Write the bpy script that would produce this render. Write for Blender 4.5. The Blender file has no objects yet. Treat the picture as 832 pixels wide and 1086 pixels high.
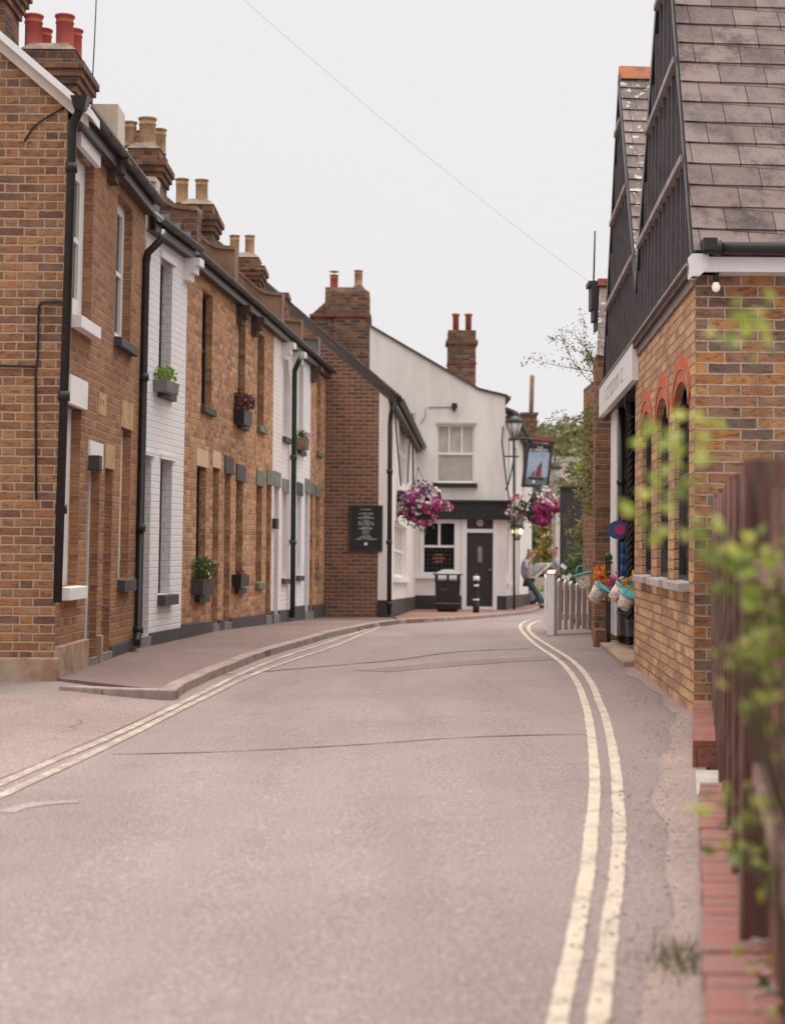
import bpy, bmesh, math, random
from mathutils import Vector, Matrix
random.seed(7)
S = bpy.context.scene
COL = S.collection
R = math.radians

# ------------------------------------------------------------------ camera, world, sun, exposure
F = 1800.0                      # focal length in pixels of the 832x1086 picture
EYE = 1.13
cam_d = bpy.data.cameras.new('camera'); cam = bpy.data.objects.new('camera', cam_d); COL.objects.link(cam)
th = math.atan(37/F); rho = .008
fwd = Vector((0, math.cos(th), math.sin(th))); up0 = Vector((0, -math.sin(th), math.cos(th))); rt0 = Vector((1, 0, 0))
RT = rt0*math.cos(rho) + up0*math.sin(rho); UP = up0*math.cos(rho) - rt0*math.sin(rho)
M3 = Matrix((RT, UP, -fwd)).transposed()
cam.matrix_world = Matrix.Translation((0, 0, EYE)) @ M3.to_4x4()
cam_d.sensor_fit = 'VERTICAL'; cam_d.sensor_height = 36; cam_d.sensor_width = 24
cam_d.lens = F/1086*36
cam_d.clip_start = .05; cam_d.clip_end = 2000
cam_d.dof.use_dof = True; cam_d.dof.focus_distance = 14.5; cam_d.dof.aperture_fstop = 2.5
S.camera = cam

W = bpy.data.worlds.new('World'); S.world = W; W.use_nodes = True
nt = W.node_tree; nt.nodes.clear()
SUN_EL, SUN_AZ = R(58), R(12)
sky = nt.nodes.new('ShaderNodeTexSky'); sky.sky_type = 'NISHITA'; sky.sun_disc = False
sky.sun_elevation = SUN_EL; sky.sun_rotation = SUN_AZ; sky.air_density = 1.5; sky.dust_density = 4
hs = nt.nodes.new('ShaderNodeHueSaturation'); hs.inputs['Saturation'].default_value = .15; hs.inputs['Value'].default_value = .8
geo = nt.nodes.new('ShaderNodeTexCoord'); sx = nt.nodes.new('ShaderNodeSeparateXYZ')
mr = nt.nodes.new('ShaderNodeMapRange'); mr.interpolation_type = 'SMOOTHSTEP'
mr.inputs[1].default_value = .33; mr.inputs[2].default_value = .95; mr.inputs[3].default_value = 0; mr.inputs[4].default_value = 1
cl = nt.nodes.new('ShaderNodeMix'); cl.data_type = 'RGBA'
cl.inputs[6].default_value = (7.1, 6.9, 7.03, 1); cl.inputs[7].default_value = (27, 25.4, 24.4, 1)
mx = nt.nodes.new('ShaderNodeMix'); mx.data_type = 'RGBA'; mx.inputs[0].default_value = .93
bg = nt.nodes.new('ShaderNodeBackground'); bg.inputs[1].default_value = .1
wo = nt.nodes.new('ShaderNodeOutputWorld')
L = nt.links.new
dk = nt.nodes.new('ShaderNodeMapRange'); dk.interpolation_type = 'SMOOTHSTEP'
dk.inputs[1].default_value = -.75; dk.inputs[2].default_value = .35; dk.inputs[3].default_value = .82; dk.inputs[4].default_value = 1.0
ml = nt.nodes.new('ShaderNodeVectorMath'); ml.operation = 'SCALE'
L(sx.outputs[1], dk.inputs[0]); L(dk.outputs[0], ml.inputs['Scale']); L(cl.outputs[2], ml.inputs[0])
L(geo.outputs['Generated'], sx.inputs[0]); L(sx.outputs[2], mr.inputs[0]); L(mr.outputs[0], cl.inputs[0])
L(sky.outputs[0], hs.inputs['Color']); L(hs.outputs[0], mx.inputs[6]); L(ml.outputs[0], mx.inputs[7])
L(mx.outputs[2], bg.inputs[0]); L(bg.outputs[0], wo.inputs[0])

sl = bpy.data.lights.new('sun', 'SUN'); sl.energy = 1.3; sl.angle = R(18); sl.color = (1, .93, .84)
so = bpy.data.objects.new('sun', sl); COL.objects.link(so)
sd = Vector((math.sin(SUN_AZ)*math.cos(SUN_EL), math.cos(SUN_AZ)*math.cos(SUN_EL), math.sin(SUN_EL)))
so.rotation_euler = sd.to_track_quat('Z', 'Y').to_euler(); so.location = (0, 0, 30)
S.view_settings.view_transform = 'Standard'; S.view_settings.look = 'None'
S.view_settings.exposure = 0.29; S.view_settings.gamma = 1
try: S.view_settings.use_curve_mapping = False
except Exception: pass
S.cycles.use_denoising = True
S.cycles.max_bounces = 6

# ------------------------------------------------------------------ picture <-> place
CAM = Vector((0, 0, EYE))
def ray(px, py):
    d = RT*((px-416)/F) + UP*((543-py)/F) + fwd
    return d/d.y
def at(px, py, p):                      # p = pixels per metre at that depth
    return CAM + ray(px, py)*(F/p)
def base(Y):                            # the street falls gently away
    q = Y/F
    a = q-.0125
    s = .5*(a + math.sqrt(a*a + 1e-7)) if q < .05 else .0375
    return -40*s
def hit(px, py, fn):
    d = ray(px, py); Y = 10.
    lo, hi = 1., 400.
    for _ in range(60):
        m = (lo+hi)/2
        P = CAM + d*m
        if P.z > fn(P.x, P.y): lo = m
        else: hi = m
    P = CAM + d*lo
    return P
pav = lambda x, y: base(y)
KPX = [(184,733),(200,722.5),(225,712),(250,702),(275,692.5),(300,684.5),(330,676.5),(365,667.5),(400,660.5),(425,657.5),(465,655.5),(505,653),(540,650),(562,647.5),(576,643)]
KERB = [hit(x, y, pav) for x, y in KPX]
def xk(Y):
    if Y <= KERB[0].y: return KERB[0].x
    for a, b in zip(KERB, KERB[1:]):
        if a.y <= Y <= b.y:
            return a.x + (b.x-a.x)*(Y-a.y)/max(b.y-a.y, 1e-6)
    return KERB[-1].x + (Y-KERB[-1].y)*.12
def sstep(t): t = max(0, min(1, t)); return t*t*(3-2*t)
def road_z(X, Y):
    k = xk(Y); e = sstep(1-(X-k)/3.0)
    if X < k: return base(Y) - .07 + .045*sstep((k-X)/1.0)
    return base(Y) - .07*e
def gnd(px, py): return hit(px, py, road_z)

# ------------------------------------------------------------------ materials
def nodes(name):
    m = bpy.data.materials.new(name); m.use_nodes = True
    t = m.node_tree; b = t.nodes['Principled BSDF']
    return m, t, b
class G:
    def __init__(s, t): s.t = t
    def n(s, ty, **k):
        o = s.t.nodes.new(ty)
        for a, v in k.items(): setattr(o, a, v)
        return o
    def put(s, sock, v):
        if hasattr(v, 'is_output'): s.t.links.new(v, sock)
        else: sock.default_value = v
    def m(s, op, a, b=0., c=0., clamp=False):
        o = s.n('ShaderNodeMath', operation=op); o.use_clamp = clamp
        s.put(o.inputs[0], a); s.put(o.inputs[1], b)
        if len(o.inputs) > 2: s.put(o.inputs[2], c)
        return o.outputs[0]
    def mix(s, f, a, b, mode='MIX'):
        o = s.n('ShaderNodeMix', data_type='RGBA', blend_type=mode)
        s.put(o.inputs[0], f); s.put(o.inputs[6], a); s.put(o.inputs[7], b)
        return o.outputs[2]
    def noise(s, vec, scale, detail=4, rough=.55, dim='3D'):
        o = s.n('ShaderNodeTexNoise'); o.inputs['Scale'].default_value = scale
        o.inputs['Detail'].default_value = detail; o.inputs['Roughness'].default_value = rough
        if vec is not None: s.t.links.new(vec, o.inputs['Vector'])
        return o.outputs[0]
    def ramp(s, f, stops, interp='LINEAR'):
        o = s.n('ShaderNodeValToRGB'); o.color_ramp.interpolation = interp
        e = o.color_ramp.elements
        while len(e) < len(stops): e.new(.5)
        for i, (p, c) in enumerate(stops):
            e[i].position = p; e[i].color = (*c, 1) if len(c) == 3 else c
        s.put(o.inputs[0], f)
        return o.outputs[0]
    def step(s, x, a, b):
        o = s.n('ShaderNodeMapRange', interpolation_type='SMOOTHSTEP')
        s.put(o.inputs[0], x); o.inputs[1].default_value = a; o.inputs[2].default_value = b
        return o.outputs[0]
    def pos(s): return s.n('ShaderNodeNewGeometry').outputs['Position']
    def uv(s): return s.n('ShaderNodeUVMap').outputs[0]
    def bump(s, h, strength, dist, bsdf):
        o = s.n('ShaderNodeBump'); o.inputs['Strength'].default_value = strength; o.inputs['Distance'].default_value = dist
        s.t.links.new(h, o.inputs['Height']); s.t.links.new(o.outputs[0], bsdf.inputs['Normal'])

def brick_mat(name, pal, mortar, LN=.225, H=.075, mt=.011, bond='flemish', dirt=.35, paint=None, bump=.9, soft=.0035, dark_joint=0, mott=.6):
    m, t, b = nodes(name); g = G(t)
    uv = g.uv(); P = g.pos()
    sp = g.n('ShaderNodeSeparateXYZ'); t.links.new(uv, sp.inputs[0])
    wob = g.m('MULTIPLY', g.m('SUBTRACT', g.noise(P, 9, 3), .5), .014)
    wob2 = g.m('MULTIPLY', g.m('SUBTRACT', g.noise(P, 11.7, 3), .5), .016)
    u = g.m('ADD', sp.outputs[0], wob2); v = g.m('ADD', sp.outputs[1], wob)
    rowf = g.m('DIVIDE', v, H); row = g.m('FLOOR', rowf); fv = g.m('SUBTRACT', rowf, row)
    odd = g.m('MODULO', g.m('ABSOLUTE', row), 2.)
    hdr = LN/2
    if bond == 'flemish':
        per = LN+hdr
        uu = g.m('ADD', u, g.m('MULTIPLY', odd, per/2))
        cf = g.m('DIVIDE', uu, per); c = g.m('FLOOR', cf); tt = g.m('MULTIPLY', g.m('SUBTRACT', cf, c), per)
        isS = g.m('LESS_THAN', tt, LN)
        loc = g.m('SUBTRACT', tt, g.m('MULTIPLY', g.m('SUBTRACT', 1., isS), LN))
        wid = g.m('ADD', g.m('MULTIPLY', isS, LN-hdr), hdr)
        col = g.m('ADD', g.m('MULTIPLY', c, 2.), isS)
        du = g.m('MINIMUM', loc, g.m('SUBTRACT', wid, loc))
    else:
        uu = g.m('ADD', u, g.m('MULTIPLY', odd, LN/2))
        cf = g.m('DIVIDE', uu, LN); col = g.m('FLOOR', cf)
        loc = g.m('MULTIPLY', g.m('SUBTRACT', cf, col), LN)
        du = g.m('MINIMUM', loc, g.m('SUBTRACT', LN, loc))
    dv = g.m('MULTIPLY', g.m('MINIMUM', fv, g.m('SUBTRACT', 1., fv)), H)
    d = g.m('MINIMUM', du, dv)
    d = g.m('ADD', d, g.m('MULTIPLY', g.m('SUBTRACT', g.noise(P, 45, 4, .7), .5), .013))
    mask = g.step(d, mt/2-soft, mt/2+soft)           # 1 on brick
    cv = g.n('ShaderNodeCombineXYZ'); t.links.new(row, cv.inputs[0]); t.links.new(col, cv.inputs[1])
    wn = g.n('ShaderNodeTexWhiteNoise', noise_dimensions='2D'); t.links.new(cv.outputs[0], wn.inputs['Vector'])
    n = len(pal)
    bc = g.ramp(wn.outputs[0], [(i/n, c) for i, c in enumerate(pal)], 'CONSTANT')
    # fine mottling and burnt streaks inside each brick
    off = g.n('ShaderNodeVectorMath', operation='ADD'); t.links.new(P, off.inputs[0]); t.links.new(wn.outputs['Color'], off.inputs[1])
    str_ = g.n('ShaderNodeMapping'); str_.inputs['Scale'].default_value = (1, 1, 3); t.links.new(off.outputs[0], str_.inputs[0])
    mot = g.noise(str_.outputs[0], 14, 5, .65)
    bc = g.mix(g.m('MULTIPLY', g.step(mot, .46, .68), mott), bc, (.085, .057, .047, 1))
    bc = g.mix(g.m('MULTIPLY', g.step(g.noise(off.outputs[0], 5, 3), .45, .65), .35), bc, g.mix(.5, bc, mortar))
    bc = g.mix(g.m('MULTIPLY', g.step(g.noise(P, 55, 3), .55, .8), .35), bc, (.42, .33, .25, 1))
    if paint:
        bc = g.mix(.06, paint, bc); mo = g.mix(.8, mortar, paint)
        big = g.step(g.noise(P, 1.6, 5), .45, .8)
        bc = g.mix(g.m('MULTIPLY', big, .18), bc, (.5, .46, .43, 1)); mo = bc
        colr = bc
    else:
        mo = g.mix(g.m('MULTIPLY', g.noise(P, 25, 4), .5), mortar, tuple(c*.55 for c in mortar[:3])+(1,))
        if dark_joint:
            hj = g.m('LESS_THAN', g.m('MULTIPLY', fv, H), mt*1.0)  # shadow under each brick, painted into the mortar of the bed joint
            mo = g.mix(g.m('MULTIPLY', hj, dark_joint), mo, (.06, .04, .035, 1))
        colr = g.mix(mask, mo, bc)
    big = g.step(g.noise(P, .7, 6, .6), .42, .72)
    colr = g.mix(g.m('MULTIPLY', big, dirt), colr, g.mix(.6, colr, (.06, .045, .04, 1)))
    t.links.new(colr, b.inputs['Base Color'])
    b.inputs['Roughness'].default_value = .92 if not paint else .7
    b.inputs['Specular IOR Level'].default_value = .25
    h = g.m('ADD', mask, g.m('MULTIPLY', g.noise(P, 70, 4), .25))
    h = g.m('ADD', h, g.m('MULTIPLY', mot, .2))
    g.bump(h, bump, .008, b)
    return m

def slate_mat(name, cols, WD=.32, H=.2, lichen=0., spots=(.5, .48, .42)):
    m, t, b = nodes(name); g = G(t); uv = g.uv(); P = g.pos()
    sp = g.n('ShaderNodeSeparateXYZ'); t.links.new(uv, sp.inputs[0])
    rowf = g.m('DIVIDE', sp.outputs[1], H); row = g.m('FLOOR', rowf)
    wr = g.n('ShaderNodeTexWhiteNoise', noise_dimensions='1D'); t.links.new(row, wr.inputs['W'])
    uu = g.m('ADD', sp.outputs[0], g.m('ADD', g.m('MULTIPLY', g.m('MODULO', g.m('ABSOLUTE', row), 2.), WD/2), g.m('MULTIPLY', wr.outputs[0], .06)))
    cf = g.m('DIVIDE', uu, WD); col = g.m('FLOOR', cf); loc = g.m('MULTIPLY', g.m('SUBTRACT', cf, col), WD)
    du = g.m('MINIMUM', loc, g.m('SUBTRACT', WD, loc))
    fv = g.m('MULTIPLY', g.m('SUBTRACT', rowf, row), H)
    mask = g.m('MULTIPLY', g.step(du, .001, .005), g.step(fv, .001, .008))
    cv = g.n('ShaderNodeCombineXYZ'); t.links.new(row, cv.inputs[0]); t.links.new(col, cv.inputs[1])
    wn = g.n('ShaderNodeTexWhiteNoise', noise_dimensions='2D'); t.links.new(cv.outputs[0], wn.inputs['Vector'])
    c = g.ramp(wn.outputs[0], [(i/len(cols), k) for i, k in enumerate(cols)], 'CONSTANT')
    c = g.mix(g.m('MULTIPLY', g.step(g.noise(P, 3.2, 8, .75), .44, .62), .8), c, (.055, .036, .038, 1))
    c = g.mix(g.m('MULTIPLY', g.step(g.noise(P, 1.1, 5, .7), .42, .7), .5), c, (.30, .235, .225, 1))
    c = g.mix(g.m('MULTIPLY', g.step(g.noise(P, 26, 6, .7), .5, .72), .45), c, (.26, .225, .225, 1))
    c = g.mix(g.m('MULTIPLY', g.step(g.noise(P, 70, 3, .7), .6, .7), .6), c, (.05, .04, .04, 1))
    if lichen:
        c = g.mix(g.m('MULTIPLY', g.step(g.noise(P, 13, 2, .4), .62, .66), lichen), c, (*spots, 1))
        c = g.mix(g.m('MULTIPLY', g.step(g.noise(P, 7, 4, .6), .66, .7), lichen), c, (.42, .17, .04, 1))
    c = g.mix(mask, (.03, .022, .022, 1), c)
    t.links.new(c, b.inputs['Base Color']); b.inputs['Roughness'].default_value = .75
    g.bump(g.m('ADD', g.m('MULTIPLY', mask, .6), g.m('MULTIPLY', g.noise(P, 30, 6), .5)), .8, .008, b)
    return m

def mat(name, c, rough=.7, var=.15, scale=6, metal=0, bump=0, dark=None, spec=.4, grain=None):
    m, t, b = nodes(name); g = G(t); P = g.pos()
    if grain:
        mp = g.n('ShaderNodeMapping'); mp.inputs['Scale'].default_value = grain; t.links.new(P, mp.inputs[0]); P = mp.outputs[0]
    d = dark or tuple(x*.45 for x in c)
    f = g.m('MULTIPLY', g.step(g.noise(P, scale, 6, .62), .35, .75), min(1, var*2))
    col = g.mix(f, (*c, 1), (*d, 1))
    t.links.new(col, b.inputs['Base Color']); b.inputs['Roughness'].default_value = rough
    b.inputs['Metallic'].default_value = metal; b.inputs['Specular IOR Level'].default_value = spec
    if bump: g.bump(g.noise(P, scale*6, 5), bump, .01, b)
    return m

def leaf_mat(name, cols, trans=.35, rough=.55):
    m, t, b = nodes(name); g = G(t)
    at_ = g.n('ShaderNodeAttribute', attribute_name='rnd')
    c = g.ramp(at_.outputs['Fac'], [(i/max(1, len(cols)-1), k) for i, k in enumerate(cols)])
    t.links.new(c, b.inputs['Base Color']); b.inputs['Roughness'].default_value = rough
    tr = g.n('ShaderNodeBsdfTranslucent'); t.links.new(c, tr.inputs[0])
    ms = g.n('ShaderNodeMixShader'); ms.inputs[0].default_value = trans
    t.links.new(b.outputs[0], ms.inputs[1]); t.links.new(tr.outputs[0], ms.inputs[2])
    t.links.new(ms.outputs[0], t.nodes['Material Output'].inputs[0])
    return m

def asphalt_mat(name, c1, c2, cracks=True):
    m, t, b = nodes(name); g = G(t); P = g.pos()
    big = g.noise(P, .35, 6, .6); mid = g.noise(P, 2.2, 6, .65); fine = g.noise(P, 74, 4, .8); fine2 = g.noise(P, 190, 2, .6)
    st = g.n('ShaderNodeMapping'); st.inputs['Scale'].default_value = (1.6, .22, 1); t.links.new(P, st.inputs[0])
    lane = g.noise(st.outputs[0], 1.1, 4, .5)
    c = g.mix(g.step(big, .35, .7), (*c1, 1), (*c2, 1))
    c = g.mix(g.m('MULTIPLY', g.step(lane, .42, .66), .5), c, tuple(x*.68 for x in c1)+(1,))
    c = g.mix(g.m('MULTIPLY', g.step(mid, .5, .75), .3), c, tuple(x*.6 for x in c2)+(1,))
    c = g.mix(g.m('MULTIPLY', g.step(fine, .53, .66), .9), c, tuple(min(1, x*2.0) for x in c1)+(1,))
    dk = g.m('SUBTRACT', 1., g.step(fine, .34, .47)); c = g.mix(g.m('MULTIPLY', dk, .75), c, tuple(x*.35 for x in c1)+(1,))
    c = g.mix(g.m('MULTIPLY', g.step(fine2, .56, .7), .6), c, tuple(x*.35 for x in c1)+(1,))
    if cracks:
        vo = g.n('ShaderNodeTexVoronoi', feature='DISTANCE_TO_EDGE'); vo.inputs['Scale'].default_value = .55
        wv = g.n('ShaderNodeVectorMath', operation='ADD'); nz = g.n('ShaderNodeTexNoise'); nz.inputs['Scale'].default_value = 3; nz.inputs['Detail'].default_value = 5
        t.links.new(P, nz.inputs['Vector']); sc = g.n('ShaderNodeVectorMath', operation='SCALE'); sc.inputs['Scale'].default_value = .35
        t.links.new(nz.outputs['Color'], sc.inputs[0]); t.links.new(P, wv.inputs[0]); t.links.new(sc.outputs[0], wv.inputs[1]); t.links.new(wv.outputs[0], vo.inputs['Vector'])
        cr = g.m('SUBTRACT', 1., g.step(vo.outputs['Distance'], .002, .008))
        cr = g.m('MULTIPLY', cr, g.step(g.noise(P, .5, 3), .52, .6))
        c = g.mix(g.m('MULTIPLY', cr, .6), c, tuple(x*.3 for x in c1)+(1,))
    t.links.new(c, b.inputs['Base Color']); b.inputs['Roughness'].default_value = .88; b.inputs['Specular IOR Level'].default_value = .3
    g.bump(g.m('ADD', g.m('MULTIPLY', fine, .7), g.m('MULTIPLY', fine2, .4)), .55, .006, b)
    return m

B_LEFT = brick_mat('brick_brown', [(0.382, 0.171, 0.077), (0.292, 0.128, 0.067), (0.225, 0.101, 0.062), (0.426, 0.202, 0.092), (0.326, 0.15, 0.077), (0.191, 0.096, 0.064), (0.37, 0.182, 0.092), (0.269, 0.128, 0.073)], (.54,.385,.26,1), dirt=.55, mt=.015, mott=.75)
B_LEFT2 = brick_mat('brick_brown_front', [(0.401, 0.186, 0.088), (0.327, 0.15, 0.08), (0.277, 0.132, 0.077), (0.439, 0.216, 0.106), (0.364, 0.168, 0.088), (0.389, 0.192, 0.1)], (.46,.31,.205,1), dirt=.45, mt=.012)
B_WARM = brick_mat('brick_warm', [(0.614, 0.31, 0.15), (0.497, 0.235, 0.112), (0.445, 0.204, 0.107), (0.679, 0.371, 0.187), (0.352, 0.161, 0.094), (0.562, 0.296, 0.155)], (.50,.36,.25,1), dirt=.3, mt=.012)
B_DARK = brick_mat('brick_dark', [(.17,.085,.055),(.13,.068,.05),(.2,.10,.06),(.25,.125,.065),(.1,.06,.05)], (.36,.25,.18,1), dirt=.55, mt=.012)
B_SIDE = brick_mat('brick_side', [(0.242, 0.116, 0.072), (0.187, 0.094, 0.061), (0.275, 0.132, 0.077), (0.154, 0.083, 0.061)], (.42,.27,.2,1), bond='stretcher', mt=.02, soft=.006, dirt=.5)
B_CHIM = brick_mat('brick_chimney', [(.15,.075,.05),(.11,.06,.05),(.24,.11,.06),(.3,.15,.07),(.09,.055,.045)], (.3,.22,.17,1), mt=.012, dirt=.5)
B_SHOP = brick_mat('brick_multi', [(0.504, 0.224, 0.08), (0.294, 0.158, 0.1), (0.42, 0.184, 0.08), (0.231, 0.138, 0.1), (0.557, 0.275, 0.095), (0.347, 0.178, 0.1), (0.367, 0.153, 0.08), (0.462, 0.224, 0.09), (0.2, 0.133, 0.1)], (.62,.46,.36,1), bond='stretcher', mt=.013, dirt=.25, mott=.85, soft=.002)
B_SHOPS = brick_mat('brick_buff', [(0.617, 0.328, 0.158), (0.546, 0.282, 0.147), (0.676, 0.395, 0.203), (0.486, 0.243, 0.136), (0.593, 0.316, 0.164), (0.712, 0.429, 0.226), (0.427, 0.226, 0.141)], (.66,.50,.38,1), LN=.3, bond='stretcher', mt=.012, dirt=.18, dark_joint=1.0)
B_PIER = brick_mat('brick_red_brown', [(0.302, 0.13, 0.065), (0.216, 0.097, 0.059), (0.367, 0.173, 0.086), (0.259, 0.13, 0.076), (0.162, 0.086, 0.059)], (.42,.3,.22,1), mt=.011, dirt=.4)
B_RED = brick_mat('brick_red', [(.32,.125,.095),(.27,.11,.09),(.35,.15,.11),(.24,.105,.09)], (.36,.19,.15,1), LN=.225, H=.11, bond='stretcher', mt=.007, dirt=.35)
B_WHITE = brick_mat('brick_painted_white', [(.7,.68,.68),(.66,.64,.64)], (.6,.58,.58,1), paint=(.86,.835,.845,1), dirt=.08, bump=.8)
B_PINK = brick_mat('brick_painted_blush', [(.7,.66,.64),(.66,.62,.6)], (.6,.58,.56,1), paint=(.85,.78,.76,1), dirt=.08, bump=.8)
M_RENDER = mat('white_render', (.86,.815,.79), .8, .22, 1.6, dark=(.56,.49,.44), bump=.1, grain=(1.5,1.5,.35))
M_WHITE = mat('white_paint', (.86,.84,.84), .5, .08, 4, dark=(.6,.57,.55))
M_CREAM = mat('cream_paint', (.62,.53,.45), .8, .3, 3, dark=(.4,.33,.27), bump=.2)
M_BLACK = mat('black_paint', (.022,.02,.022), .4, .2, 8, dark=(.05,.045,.045))
M_CHAR = mat('charcoal_paint', (.05,.043,.047), .55, .3, 5, dark=(.03,.026,.028))
M_DKGREY = mat('grey_paint', (.075,.066,.07), .6, .3, 5)
M_MIDGREY = mat('weathered_grey', (.25,.235,.225), .8, .4, 7)
M_GREEN = mat('sage_paint', (.18,.2,.15), .6, .3, 5)
M_DKGREEN = mat('dark_green_paint', (.03,.06,.045), .4, .2, 5)
M_STONE = mat('stone', (.42,.31,.23), .9, .5, 5, dark=(.26,.15,.09), bump=.4)
M_YSTONE = mat('yellow_stone', (.55,.36,.2), .85, .4, 6, dark=(.38,.22,.11), bump=.2)
M_PSTONE = mat('pale_lintel_stone', (.68,.48,.34), .85, .3, 6, dark=(.5,.33,.22))
M_RED_TC = mat('terracotta_red', (.45,.10,.07), .8, .25, 7, dark=(.25,.07,.06))
M_TAN_TC = mat('terracotta_tan', (.5,.33,.19), .85, .5, 6, dark=(.2,.13,.09))
M_MORTAR = mat('mortar', (.36,.28,.22), .95, .5, 10, bump=.5)
M_BROWN_RENDER = mat('brown_render', (.30,.18,.12), .9, .4, 4, bump=.3)
M_GUT = mat('gutter_plastic', (.05,.036,.033), .4, .5, 8, dark=(.03,.025,.025))
M_SOFFIT = mat('soffit_board', (.11,.075,.065), .8, .4, 5)
M_LEAD = mat('lead', (.3,.29,.3), .6, .4, 8)
M_GLASS = mat('window_glass', (.014,.014,.016), .12, .1, 2, spec=.12)
M_GLASSL = mat('window_glass_pale', (.09,.09,.095), .08, .3, 1.2, spec=.6)
M_BLIND = mat('blind_fabric', (.52,.48,.42), .8, .2, 4)
M_DOOR = mat('door_paint_dark', (.04,.035,.035), .4, .2, 5)
M_SLATE = slate_mat('slate_mauve', [(.25,.18,.16),(.19,.135,.12),(.28,.205,.185),(.22,.155,.14),(.165,.115,.105),(.26,.19,.17)], WD=.34, H=.2, lichen=.0)
M_SLATEL = slate_mat('slate_lichen', [(.2,.15,.13),(.16,.12,.11),(.22,.17,.15)], WD=.25, H=.2, lichen=.9)
M_SLATEG = slate_mat('slate_plain', [(.13,.11,.11),(.1,.085,.09),(.15,.125,.12)], WD=.25, H=.2, lichen=.4)
M_RIDGE = mat('ridge_tile', (.42,.15,.07), .9, .5, 8, dark=(.2,.1,.07), bump=.3)
M_ORANGE = mat('arch_brick', (.6,.15,.07), .85, .3, 9, dark=(.42,.1,.05), bump=.3)
M_FENCE = mat('fence_timber', (.31,.14,.115), .85, .5, 4, dark=(.11,.055,.05), bump=.5, grain=(6, 6, .5))
M_FENCE2 = mat('fence_timber_worn', (.38,.235,.20), .9, .5, 5, dark=(.16,.08,.07), bump=.5, grain=(6, 6, .5))
M_FENCED = mat('fence_timber_dark', (.19,.085,.07), .85, .5, 4, dark=(.07,.035,.03), bump=.5, grain=(6, 6, .5))

# ------------------------------------------------------------------ mesh building
class Fr:
    """a wall plane: u along it, v up, w outwards"""
    def __init__(s, A, B, z0=0., z1=0., lean=0., flip=False):
        s.O = Vector((A[0], A[1], z0)); d = Vector((B[0]-A[0], B[1]-A[1], 0)); s.len = d.length
        s.T = Vector((d.x, d.y, z1-z0))/s.len; s.U = Vector((lean, 0, 1))
        h = d.normalized(); n = Vector((h.y, -h.x, 0))
        if flip: n = -n
        s.N = n
    def P(s, u, v, w=0): return s.O + s.T*u + s.U*v + s.N*w
    def pix(s, px, py, w=0):
        d = ray(px, py); o = s.O + s.N*w
        M = Matrix((s.T, s.U, -d)).transposed()
        r = M.inverted() @ (CAM - o)
        return r[0], r[1]
    def u(s, px, py, w=0): return s.pix(px, py, w)[0]

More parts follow.
